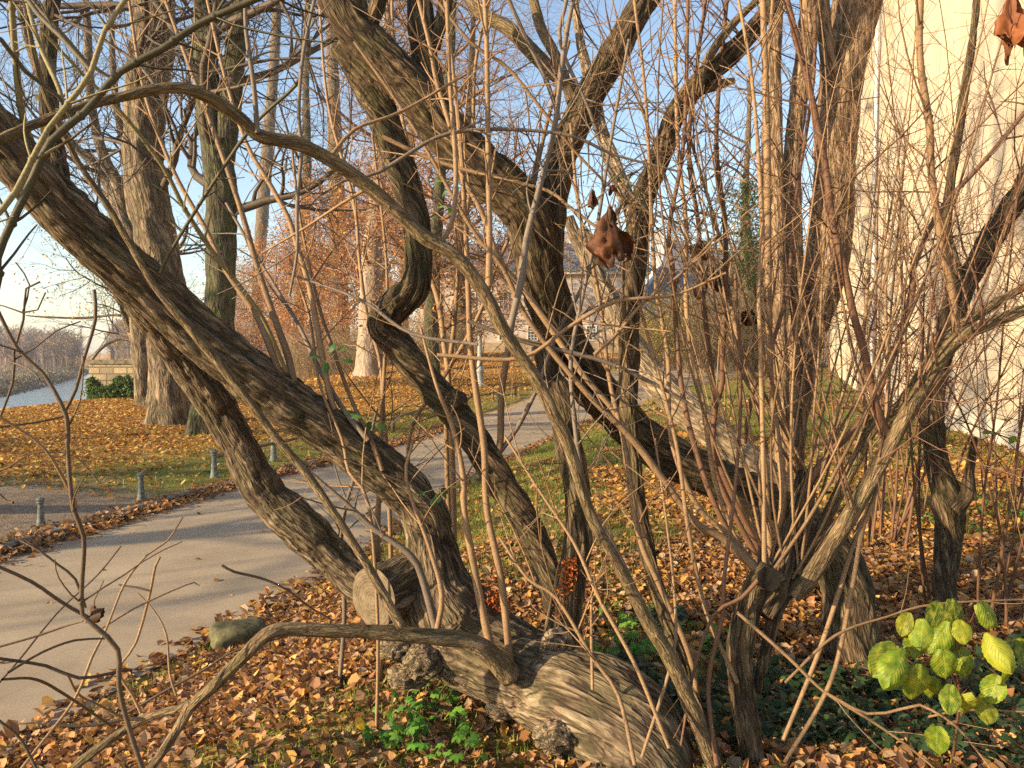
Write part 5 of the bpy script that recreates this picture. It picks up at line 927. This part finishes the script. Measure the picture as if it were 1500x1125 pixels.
# ------------------------------------------------------------------ fallen leaves (stuff)
LEAFCOL = np.array([(.40, .20, .08), (.30, .14, .055), (.48, .26, .10), (.20, .10, .05), (.50, .24, .06), (.38, .24, .14), (.15, .075, .04), (.55, .33, .09), (.46, .31, .18), (.34, .17, .07)])
GOLD = np.array([(.60, .36, .08), (.55, .28, .06), (.50, .33, .12), (.62, .42, .10), (.40, .19, .05), (.46, .23, .05), (.33, .15, .05)])
def litter(mb, x, y, size, cols, lift=.012, curl=1.25, tilt=.55):
    n = len(x); z = H(x, y) + rng.uniform(.004, lift, n)
    yaw = rng.uniform(0, 6.283, n); c, s = np.cos(yaw), np.sin(yaw); tx, ty = rng.normal(0, tilt, n), rng.normal(0, tilt, n)
    S = size * rng.uniform(.55, 1.25, n); wd = rng.uniform(.30, .5, n); cu = rng.normal(.25, .35, n) * curl; ed = rng.uniform(.0, .55, n) * curl
    loc = [(-.5, 0, 0), (-.18, 1, 0), (-.18, 0, 1), (-.18, -1, 0), (.18, .9, 0), (.18, 0, 1), (.18, -.9, 0), (.5, 0, 0)]
    V = np.zeros((n, 8, 3))
    for i, (u, e, m_) in enumerate(loc):
        lx = u * S; ly = e * wd * S * (1 - .35 * ed); lz = S * (cu * (u * u) * 1.4 + ed * .45 * abs(e) + (u + .5) * .12 * np.sin(yaw * 3))
        V[:, i, 0] = lx * c - ly * s; V[:, i, 1] = lx * s + ly * c; V[:, i, 2] = lz + lx * tx * .6 + ly * ty * .6
    V[:, :, 2] -= V[:, :, 2].min(1, keepdims=True) * .75
    V += np.stack([x, y, z], 1)[:, None]
    b = np.arange(n)[:, None] * 8
    tr = (b[:, :, None] + np.array([[0, 2, 1], [0, 3, 2], [4, 5, 7], [5, 6, 7]])[None]).reshape(-1, 3); qd = (b[:, :, None] + np.array([[1, 2, 5, 4], [2, 3, 6, 5]])[None]).reshape(-1, 4)
    cc = cols[rng.integers(0, len(cols), n)] * rng.uniform(.55, 1.35, (n, 1)); mb.add(V.reshape(-1, 3), qd, tr, col=np.repeat(np.clip(cc, 0, 1), 8, 0))
def scatter(n, x0, x1, y0, y1, keep):
    x = rng.uniform(x0, x1, n); y = rng.uniform(y0, y1, n); vis = np.abs(x) < .70 * y + 1.2; k = keep(x, y) & vis & (rng.random(n) < 1.1); return x[k], y[k]
def gnoise(x, y): return fbm(x * .55, y * .55, 0, 21, 3)
off_r = lambda x, y: x - pR(y)
mb = MB(); mb.sm = False
x, y = scatter(78000, -3.6, 5.5, 2.2, 7.0, lambda x, y: (off_r(x, y) > .03) & (rng.random(len(x)) < np.clip(1.2 - .95 * sstep(.44, .60, gnoise(x, y)), .3, 1)))
litter(mb, x, y, .060, LEAFCOL, .03)
x, y = scatter(80000, -2, 10, 7.0, 14.5, lambda x, y: (off_r(x, y) > .02) & (rng.random(len(x)) < np.clip(1.0 - 1.0 * sstep(.36, .55, gnoise(x, y)), .14, 1)))
litter(mb, x, y, .07, np.vstack([LEAFCOL, GOLD]), .02, 1.0)
x, y = scatter(26000, 1, 22, 14.5, 32, lambda x, y: (off_r(x, y) > .02) & (rng.random(len(x)) < .62 - .55 * sstep(.40, .55, gnoise(x, y))) & (x < wx(y)))
litter(mb, x, y, .12, np.vstack([GOLD, LEAFCOL[:4]]), .02, .7)
# drift against the wall, at the right-hand foot of the picture
x, y = scatter(9000, 3, 11, 5.5, 17, lambda x, y: (x < wx(y) - .05) & (rng.random(len(x)) < .7)); litter(mb, x, y, .10, np.vstack([LEAFCOL, GOLD[:4]]), .02)
tag(mb.build('leaf_litter', M_leaf), kind='stuff')
mb = MB(); mb.sm = False
def lawnk(x, y): d = pL(y) - x; return (d > .25) & (x > nearbank(y) + .2)
x, y = scatter(190000, -21, 4, 9, 46, lambda x, y: lawnk(x, y) & (rng.random(len(x)) < np.clip(sstep(.3, 6.5, pL(y) - x) * 1.0 + .10, 0, 1) * (.55 + .7 * gnoise(x * 2, y * 2))) & (np.hypot((x + 8.6) / 4.6, (y - 10.7) / 1.9) > .8))
litter(mb, x, y, .085, GOLD, .03, .7)
x, y = scatter(30000, -22, 8, 40, 75, lambda x, y: lawnk(x, y) & (rng.random(len(x)) < .8)); litter(mb, x, y, .15, GOLD, .03, .6)
yk_ = rng.uniform(7, 24, 9500); xk_ = pL(yk_) + rng.normal(.0, .18, 9500) - .02; litter(mb, xk_, yk_, .075, LEAFCOL, .07)
yk_ = rng.uniform(3, 26, 1700); xk_ = pR(yk_) - np.abs(rng.normal(0, .13, 1700)); litter(mb, xk_, yk_, .08, LEAFCOL, .02)
yk_ = rng.uniform(4, 26, 140); xk_ = rng.uniform(0, 1, 140); xk_ = pL(yk_) * xk_ + pR(yk_) * (1 - xk_); x_, y_ = xk_, yk_; litter(mb, x_, y_, .07, LEAFCOL, .03)
tag(mb.build('lawn_leaves', M_leaf), kind='stuff')
# ------------------------------------------------------------------ grass (stuff)
def grass(mb, x, y, h, cols, lean=.5):
    n = len(x); z = H(x, y) - .005; a = rng.uniform(0, 6.283, n); hh = h * rng.uniform(.5, 1.4, n); w_ = hh * .055 + .0012; l = rng.normal(0, lean, n) * hh
    dx, dy = np.cos(a), np.sin(a); b = np.stack([x, y, z], 1); sd = np.stack([-dy, dx, 0 * dx], 1) * w_[:, None]; up_ = np.stack([dx * l * .4, dy * l * .4, hh * .6], 1); tp = np.stack([dx * l, dy * l, hh * (1 - .2 * np.abs(l / hh))], 1)
    V = np.stack([b - sd, b + sd, b + up_ + sd * .7, b + up_ - sd * .7, b + tp], 1).reshape(-1, 3); k = np.arange(n)[:, None] * 5
    cc = np.array(cols)[rng.integers(0, len(cols), n)] * rng.uniform(.7, 1.3, (n, 1)); mb.add(V, (k + np.array([[0, 1, 2, 3]])).reshape(-1, 4), (k + np.array([[3, 2, 4]])).reshape(-1, 3), col=np.repeat(np.clip(cc, 0, 1), 5, 0))
GR = [(.14, .22, .03), (.19, .26, .04), (.10, .17, .025), (.26, .28, .06), (.30, .27, .09)]
mb = MB(); mb.sm = False
x, y = scatter(80000, -3.4, 5, 2.3, 8, lambda x, y: (off_r(x, y) > .05) & (rng.random(len(x)) < sstep(.40, .56, gnoise(x, y)) * .55 + .05)); grass(mb, x, y, .05, GR)
x, y = scatter(160000, -1.5, 12, 8, 20, lambda x, y: (off_r(x, y) > .05) & (x < wx(y)) & (rng.random(len(x)) < sstep(.34, .52, gnoise(x, y)) * .9 + .1)); grass(mb, x, y, .06, GR)
x, y = scatter(90000, 1, 22, 20, 42, lambda x, y: (off_r(x, y) > .05) & (x < wx(y)) & (rng.random(len(x)) < .9)); grass(mb, x, y, .075, GR)
def vergek(x, y): d = pL(y) - x; return (d > .3) & (rng.random(len(x)) < np.clip(1.15 - d / 5.0, .10, 1) * sstep(.3, .9, d)) & (np.hypot((x + 8.6) / 4.6, (y - 10.7) / 1.9) > .92 + .2 * (rng.random(len(x)) - .5))
x, y = scatter(150000, -17, 3, 9, 32, vergek); grass(mb, x, y, .06, GR)
tag(mb.build('lawn_grass', M_leafg), kind='stuff')

# ------------------------------------------------------------------ small green plants, ivy, hazel sapling, hanging dead leaves
def lobed(mb, c, n_, up_, size, cols, lobes=5, seed=0):
    """one lobed leaf (geranium-like) as a fan of toothed lobes, gently cupped"""
    q = random.Random(seed); up_ = np.array(up_) / np.linalg.norm(up_); f = np.array(n_) - up_ * (np.array(n_) @ up_); f /= np.linalg.norm(f); s_ = np.cross(up_, f); V = [np.array(c, float)]; K = lobes * 4 + 1
    for k in range(K):
        a = -2.3 + 4.6 * k / (K - 1); r_ = size * (.62 + .38 * abs(math.cos(a * lobes / 1.47))) * (1 - .12 * abs(a) / 2.3) * q.uniform(.93, 1.05); V.append(np.array(c) + f * (math.cos(a) * r_) + s_ * (math.sin(a) * r_) + up_ * (-.35 * r_ * r_ / size + q.gauss(0, size * .03)))
    mb.add(V, None, [[0, k + 1, k + 2] for k in range(K - 1)], col=np.array(cols[q.randrange(len(cols))]) * q.uniform(.8, 1.2))
WG = [(.09, .24, .03), (.12, .30, .04), (.07, .19, .03), (.17, .33, .05)]
def weed(x, y, r_, n, label, hgt=.09, size=.034):
    b = gp(x, y); t = thing('green_weed', b, label, 'plant', 'small green weeds among the fallen leaves'); q = random.Random(int(x * 7 + y)); lm = MB(); T = Tubes()
    for k in range(n):
        a = q.uniform(0, 6.283); rr = r_ * math.sqrt(q.random()); p = np.array([b[0] + math.cos(a) * rr, b[1] + math.sin(a) * rr, 0]); p[2] = float(H(p[0], p[1])); tip = p + np.array([math.cos(a) * .03 + q.gauss(0, .02), math.sin(a) * .03 + q.gauss(0, .02), hgt * q.uniform(.4, 1.2)])
        T.add(np.array([p, (p + tip) / 2 + np.array([0, 0, .01]), tip]), [.0016, .0013, .001], 4, np.array([.6] * 3)); nn = np.array([math.cos(a), math.sin(a), -.2]); uu = np.array([q.gauss(0, .35), q.gauss(-.2, .35), 1.0]); lobed(lm, tip, nn, uu, size * q.uniform(.6, 1.25), WG, 5, q.randrange(9999))
    lm.build('foliage', M_leafg, t); sm = MB(); T.into(sm); sm.build('stalks', M_twig_green, t)
weed(625, 1040, .13, 26, 'bright green weed clump nearest to the lying bole'); weed(585, 1085, .12, 20, 'bright green weed clump in the grass at the very bottom'); weed(640, 1090, .16, 34, 'largest bright green weed clump below the bole'); weed(672, 1120, .08, 12, 'small weed tuft cut by the bottom edge below the bole')
weed(900, 962, .16, 24, 'green weed patch right of the twin upright stems', .07, .04); weed(935, 945, .12, 14, 'small round green weed just in front of the arching stem', .08, .04); weed(930, 915, .2, 26, 'pale green weed patch among leaves behind the arching stem', .06, .035); weed(1020, 945, .16, 16, 'little green weeds left of the sawn shrub stub', .07, .04)
weed(1055, 960, .14, 14, 'small green weeds at the foot of the coppiced shrub', .06, .035); weed(905, 1085, .1, 9, 'dull green weed sprig against the right end of the bole', .06, .03); weed(1390, 775, .25, 22, 'green weed at the root of the small dark tree', .1, .05); weed(1480, 760, .3, 22, 'green weeds by the white wall at the right edge', .12, .05)
# ivy on the shady ground
mb = MB(); q = random.Random(4); n_iv = 0
IV = [(.022, .05, .018), (.03, .065, .02), (.045, .085, .03), (.06, .10, .05)]
while n_iv < 2600:
    ang_ = q.uniform(0, 1); X_ = q.uniform(.55, 3.6); Y_ = q.uniform(2.75, 5.2)
    if abs(X_) > .7 * Y_ + .2: continue
    dens = float(fbm(np.array(X_ * 1.1), np.array(Y_ * 1.1), 0, 61, 2)); 
    if dens < .50 + .1 * max(0, Y_ - 3.9): continue
    z = float(H(X_, Y_)) + q.uniform(.02, .085); lobed(mb, (X_, Y_, z), (q.gauss(0, 1), q.gauss(0, 1), 0), (q.gauss(0, .4), q.gauss(-.25, .4), 1), q.uniform(.024, .045), IV, 3, q.randrange(99999)); n_iv += 1
tag(mb.build('ivy_cover', M_leafg), kind='stuff')
# hazel sapling with big yellow-green leaves
mh = NT('hazel_leaf'); cT = mh.attr('tint').outputs['Color']; uvb = mh.attr('bark').outputs['Vector']; sp_ = mh.node('ShaderNodeSeparateXYZ'); mh.put(sp_.inputs[0], uvb)
vein = mh.math('SINE', mh.math('MULTIPLY', mh.math('ADD', sp_.outputs[0], mh.math('MULTIPLY', mh.math('ABSOLUTE', sp_.outputs[1]), -.75)), 62.0)); vf = mh.ramp(vein, [(.90, 0.), (1.0, .22)]); nb = mh.noise(uvb, 5, 3)
mid = mh.ramp(mh.math('ABSOLUTE', sp_.outputs[1]), [(.012, .8), (.03, 0.)])
c = mh.mix(mh.ramp(nb, [(.4, 0.), (.72, .7)]), cT, (.42, .40, .04)); c = mh.mix(mh.math('MAXIMUM', vf, mh.math('MULTIPLY', mid, .6)), c, (.36, .42, .08)); c = mh.mix(mh.ramp(mh.noise(uvb, 11, 3), [(.66, 0.), (.74, .8)]), c, (.22, .11, .03)); mh.color(c); mh.b.inputs['Roughness'].default_value = .45; mh.bump(vein, .25, .002)
tr = mh.node('ShaderNodeBsdfTranslucent'); mh.put(tr.inputs[0], c); mx = mh.node('ShaderNodeMixShader'); mx.inputs[0].default_value = .38; mh.t.links.new(mh.b.outputs[0], mx.inputs[1]); mh.t.links.new(tr.outputs[0], mx.inputs[2]); mh.t.links.new(mx.outputs[0], mh.n['Material Output'].inputs[0]); M_hazel = mh.m
def broad(mb, base, d, up_, L, Wd, col, cup=.12, seed=0, nu=17, nv=11, curl=.25, crumple=0.0):
    """one broad rounded leaf with a point, toothed edge and quilted surface"""
    q = random.Random(seed); d = np.array(d) / np.linalg.norm(d); up_ = np.array(up_) - d * (np.array(up_) @ d); up_ /= np.linalg.norm(up_); s_ = np.cross(d, up_); V = []; B = []
    for i in range(nu):
        u_ = i / (nu - 1); wprof = Wd * (math.sin(math.pi * min(1, u_ * .93 + .045)) ** .62) * (1 - .25 * max(0, u_ - .5)) * (1 if u_ < .93 else (1 - u_) / .07 * .8 + .05) * (1 + .06 * (i % 2))
        for j in range(nv):
            v_ = 2 * j / (nv - 1) - 1; quilt = .0045 * math.sin((u_ - .75 * abs(v_) * .5) * 40) * L * 2 * (1 - abs(v_)); z = -cup * L * v_ * v_ * .6 - curl * L * u_ * u_ + abs(v_) * .06 * L + quilt + q.gauss(0, .002) * L + (crumple * L * 2.2 * (float(vnoise(u_ * 6.5, v_ * 3.0, seed * 3.3, seed)) - .5) if crumple else 0)
            V.append(np.array(base) + d * (u_ * L) + s_ * (v_ * wprof) + up_ * z); B.append((u_ + seed * .37, v_ * .5, seed * 1.7, 0))
    B = np.array(B); B[:, 0] -= seed * .37 - (seed % 50) * 0
    I, J = np.meshgrid(np.arange(nu - 1), np.arange(nv - 1), indexing='ij'); mb.add(V, np.stack([I*nv+J, I*nv+J+1, (I+1)*nv+J+1, (I+1)*nv+J], -1).reshape(-1, 4), col=col, bark=B)
hzb = gp(1395, 1120); hz_t = thing('hazel_sapling', hzb, 'small sapling with large broad yellow-green leaves in the lower right corner', 'sapling')
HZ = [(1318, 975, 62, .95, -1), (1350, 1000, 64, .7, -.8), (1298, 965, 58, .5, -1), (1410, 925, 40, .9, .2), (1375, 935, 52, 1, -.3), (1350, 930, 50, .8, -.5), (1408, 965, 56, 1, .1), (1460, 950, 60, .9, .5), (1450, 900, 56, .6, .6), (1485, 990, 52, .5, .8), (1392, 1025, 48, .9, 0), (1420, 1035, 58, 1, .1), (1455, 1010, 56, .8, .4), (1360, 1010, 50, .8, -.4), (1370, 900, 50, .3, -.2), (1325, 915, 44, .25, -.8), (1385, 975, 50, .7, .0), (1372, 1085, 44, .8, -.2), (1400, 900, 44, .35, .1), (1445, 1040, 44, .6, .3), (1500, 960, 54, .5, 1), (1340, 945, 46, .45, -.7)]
T = Tubes(); st0 = hzb.copy(); stt = px(1400, 935, 2.75); spine = catmull(np.array([[*st0, .006], [*(st0 * .5 + stt * .5 + np.array([.03, .02, 0])), .005], [*stt, .003]]), .03); T.add(spine[:, :3], spine[:, 3], 6, np.array([.4] * 3)); mb = MB()
for k, (x, y, s_, br, sd) in enumerate(HZ):
    dd = 2.66 + .02 * (k % 7) + (.12 if br < .5 else 0); c_ = px(x, y, dd); L = s_ * rnd.uniform(.75, 1.12) / F * dd; dv = np.array([sd * .55 + rnd.gauss(0, .25), -.35 + rnd.gauss(0, .3), -.75 + rnd.gauss(0, .2)]); uv_ = np.array([rnd.gauss(-.25, .25), -.85, .75 + rnd.gauss(0, .2)]); b0 = c_ - dv / np.linalg.norm(dv) * L * .5
    col = np.array([(.13, .24, .022), (.17, .28, .025), (.10, .19, .022), (.26, .31, .03)][k % 4]) * (.40 + .55 * br) * rnd.uniform(.75, 1.05)  # leaves in shade: the shade is put into their colour, leaf by leaf
    broad(mb, b0, dv, uv_, L, L * rnd.uniform(.30, .42), col, seed=k, curl=rnd.uniform(.0, .55), cup=rnd.uniform(-.1, .5), crumple=.035); i_ = min(len(spine) - 1, int(len(spine) * rnd.uniform(.45, .99))); sp0 = spine[i_, :3]; T.add(np.stack([sp0, (sp0 + b0) / 2 + np.array([0, 0, .025]), b0]), [.0022, .0016, .0012], 5, np.array([.4] * 3))
mb.build('foliage', M_hazel, hz_t, bark=True); mb = MB(); T.into(mb); mb.build('stem', M_twig_red, hz_t)
# curled dead leaves hanging in the twigs
def tent(mb, c_, L, rw, seed, cols):
    """a big dead leaf folded down round its stalk, pleated and torn along the hem"""
    nu, nv = 26, 56; u_ = np.linspace(0, 1, nu)[:, None]; a = np.linspace(-2.7, 2.7, nv)[None] + seed; ca, sa = np.cos(a), np.sin(a)
    hem = .62 + .75 * vnoise(ca * 2.1 + seed, sa * 2.1, 0, seed) * .62 + .10 * (vnoise(ca * 9, sa * 9, 3, seed) - .5); uu = u_ * hem
    n_ = fbm(ca * 1.6, sa * 1.6, uu * 3.5 + seed, seed, 3); pl_ = np.sin(a * 3.3 + 4 * n_ + seed)
    r_ = rw * (.08 + 1.05 * uu ** .75) * (1 + .42 * pl_ * np.minimum(1, uu * 1.6) + 1.8 * (n_ - .5) + .5 * (vnoise(ca * 5, sa * 5, uu * 11, seed + 8) - .5)); dr = np.array([q_ for q_ in (.10, .06)])
    V = np.stack([c_[0] + r_ * ca + .12 * L * uu ** 2, c_[1] + r_ * sa * .8, c_[2] - L * uu * (1 - .12 * (n_ - .5)) + .02 * L * pl_ + .10 * L * (vnoise(ca * 4, sa * 4, uu * 9, seed + 5) - .5)], -1).reshape(-1, 3)
    I, J = np.meshgrid(np.arange(nu - 1), np.arange(nv - 1), indexing='ij'); k = np.clip(n_ * 1.6 - .3, 0, 1)[..., None]; cl = (np.array(cols[3 % len(cols)]) * (1 - k) + np.array(cols[2 % len(cols)]) * k).reshape(-1, 3)
    mb.add(V, np.stack([I*nv+J, I*nv+J+1, (I+1)*nv+J+1, (I+1)*nv+J], -1).reshape(-1, 4), col=cl)
def dead(label, cpx, d, L, seed, n=4, group=None, wr=.34, cols=((.09, .034, .014), (.06, .026, .011), (.13, .046, .017), (.035, .02, .01))):
    c_ = px(*cpx, d); t = thing('dead_leaf', c_, label, 'dead leaf', group); q = random.Random(seed); mb = MB()
    if n > 2: tent(mb, c_, L, L * wr, seed, cols); n = 0
    for k in range(n):
        dv = np.array([q.gauss(0, .22), q.gauss(-.1, .22), -1.0]); a = q.uniform(0, 6.283); up_ = np.array([math.cos(a), math.sin(a) - .6, .2]); ll = L * q.uniform(.65, 1.0)
        broad(mb, c_ + np.array([q.gauss(0, .07 * L), q.gauss(0, .07 * L), q.gauss(0, .1 * L)]), dv, up_, ll, ll * q.uniform(.24, .34), np.array(cols[k % len(cols)]), cup=q.uniform(.9, 1.9), seed=seed + k, curl=q.uniform(-.6, .8), crumple=.09)
    mb.build('blade', M_leaf, t); T = Tubes(); T.add(np.array([c_ + np.array([.0, 0, -.01]), c_ + np.array([.004, 0, .02]), c_ + np.array([.02, .01, .06])]), [.0016, .0014, .0012], 5, np.array([.4] * 3)); mb = MB(); T.into(mb); mb.build('stalk', M_twig_red, t)
dead('large curled dead brown leaf hanging beside the slender forked tree', (893, 304), 2.75, .20, 3, 5, None, .33); dead('small curled dead leaf left of the large hanging dead leaf', (868, 278), 2.85, .07, 8, 3, None, .25); dead('small rolled dead leaf just above the large hanging dead leaf', (893, 272), 3.25, .045, 12, 2)
dead('reddish dead leaf hanging high at the right edge before the white wall', (1482, -10), 2.9, .22, 21, 3, None, .27, ((.26, .09, .035), (.20, .06, .028), (.30, .10, .035), (.10, .04, .02)))
dead('orange dead leaf remnant caught on the pale shoot right of the villa', (1008, 360), 3.8, .09, 31, 2, None, ((.42, .17, .04), (.30, .12, .04))); dead('brown dead leaf caught between two shoots below the ivy-clad tree', (1040, 398), 3.9, .11, 35, 2); dead('rusty dead leaf hanging in front of the brown thicket', (1103, 455), 4.2, .10, 39, 2, None, ((.40, .15, .04), (.28, .11, .04)))
dead('pale dead leaf on the bent foreground twig at the left', (136, 892), 1.75, .035, 44, 2, None, ((.24, .13, .06), (.18, .10, .05)))
# rusty dead needles caught on the upright stem
mb = MB(); mb.sm = False; cs = []; 
for k in range(420):
    f = rnd.random(); cs.append(px(826 + rnd.gauss(0, 7) + 10 * f, 912 - 95 * f, 3.60 + rnd.gauss(0, .012)))
leafquads(mb, np.array(cs), .012, [(.42, .12, .03), (.32, .09, .025), (.48, .18, .05)]); o = mb.build('dead_sprig', M_leaf); tag(o, 'rusty dead sprig caught on the upright stem above the bole', 'dead sprig')
mb = MB(); mb.sm = False; cs = [px(722 + rnd.gauss(0, 6), 885 + rnd.gauss(0, 22), 3.68) for k in range(160)]; leafquads(mb, np.array(cs), .016, [(.42, .12, .03), (.32, .09, .025)]); tag(mb.build('dead_sprig', M_leaf), 'rusty dead sprig beside the two tan suckers on the bole', 'dead sprig')
# a few green leaves that still hang on twigs
def sprig(label, cpx, d, n, size, cols, par_name='green_sprig'):
    c_ = px(*cpx, d); t = thing(par_name, c_, label, 'leaf sprig'); q = random.Random(int(cpx[0])); mb = MB(); T = Tubes()
    for k in range(n):
        o = np.array([q.gauss(0, 1), q.gauss(0, .6), q.gauss(.1, .7)]) * size * .8; b0 = c_ + o; T.add(np.stack([c_, c_ + o * .5, b0]), [.0012, .001, .0009], 4, np.array([.5] * 3)); broad(mb, b0, o + np.array([0, -.01, -.01]), (q.gauss(0, .3), -.5, .8), size * q.uniform(.8, 1.2), size * .3, np.array(cols[k % len(cols)]), seed=k, nu=9, nv=7)
    mb.build('foliage', M_leafg, t); mb = MB(); T.into(mb); mb.build('twig', M_twig_green, t)
GL = [(.12, .26, .04), (.17, .30, .05), (.09, .20, .035)]
sprig('yellow-green young leaves on the slender forked tree', (926, 272), 3.75, 7, .035, [(.32, .40, .06), (.25, .36, .06)]); sprig('small green leaves in front of the dark leaning trunk', (664, 268), 3.3, 5, .035, GL); sprig('lone green leaf pair below the small green leaves', (662, 302), 3.3, 2, .03, GL)
sprig('green leaves at the fork high in the slender tree', (1022, 102), 3.9, 4, .05, [(.20, .28, .05), (.14, .22, .04)]); sprig('dark ivy sprig on the upper edge of the leaning trunk, left one', (478, 530), 3.5, 5, .05, [(.04, .11, .03), (.06, .15, .04)]); sprig('ivy sprig on the leaning trunk where it passes the rail fence', (540, 615), 3.55, 5, .055, [(.05, .12, .03), (.08, .16, .05)]); sprig('dark ivy sprig on the lower right edge of the leaning trunk', (642, 715), 3.6, 7, .045, [(.03, .08, .025), (.05, .11, .03)])
sprig('small pale green leaf on the twigs in front of the villa', (739, 424), 3.3, 2, .02, GL); sprig('upright yellow leaf standing in the grass below the bole', (513, 1040), 3.3, 1, .06, [(.62, .40, .04)]); sprig('green leaves on a twig at the right edge before the wall', (1490, 640), 3.6, 3, .05, [(.13, .20, .04)])
sprig('yellow leaves on a twig at the upper left', (50, 135), 4.0, 5, .045, [(.45, .36, .05), (.50, .40, .08)])
# ------------------------------------------------------------------ more park trees to the left, out of the frame, whose shadows stripe the path
def shade_tree(x, y, h, r, seed):
    z = float(H(x, y)); t = thing('park_tree', (x, y, z), 'bare park tree left of the view beside the path', 'tree', 'bare park trees outside the left edge'); P = np.array([[x, y, z - .1, r * 1.3], [x + .1, y, z + h * .25, r], [x - .1, y + .1, z + h * .6, r * .7], [x, y, z + h, r * .15]])
    mb = MB(); C = limb(mb, P, ns=24, step=.3, amp=.03, fa=4, fl=1, seed=seed); mb.build('trunk', M_bark_far, t, bark=True); cr = Crown(seed); q = cr.q
    for k in range(14):
        c = C[int(len(C) * (.3 + .68 * k / 14))]; a = k * 2.4; cr.grow(c[:3], (math.cos(a), math.sin(a), .4), q.uniform(3, 5.5), .10, 3, (0, 4, 5, 6))
    mb = MB(); cr.T.into(mb); mb.build('crown', M_crown, t)
for a in ((-19, 2.5, 15, .30, 71), (-27, 11, 16, .34, 74), (-16, 6.5, 14, .28, 76), (-23, 6, 18, .36, 77)): shade_tree(*a)

# ------------------------------------------------------------------ the thin autumn haze over the river
hm = bpy.data.materials.new('thin_haze'); hm.use_nodes = True; ht = hm.node_tree; ht.nodes.remove(ht.nodes['Principled BSDF'])
pv = ht.nodes.new('ShaderNodeVolumePrincipled'); pv.inputs['Color'].default_value = (.86, .90, 1.0, 1); pv.inputs['Density'].default_value = .00045; pv.inputs['Anisotropy'].default_value = .25; ht.links.new(pv.outputs[0], ht.nodes['Material Output'].inputs['Volume'])
ext = 3.0; gx0, gx1, gy0, gy1 = GX.min() - ext, GX.max() + ext, GY.min() - ext, GY.max() + ext; zb_, zt_h = GZ.min() - 1, 42.0
o = MB().box(((gx0 + gx1) / 2, (gy0 + gy1) / 2, (zb_ + zt_h) / 2), (gx1 - gx0, gy1 - gy0, zt_h - zb_)).build('haze', hm, smooth=False); tag(o, kind='stuff')
for o in COL.objects:
    if '_o' in o.keys(): del o['_o']
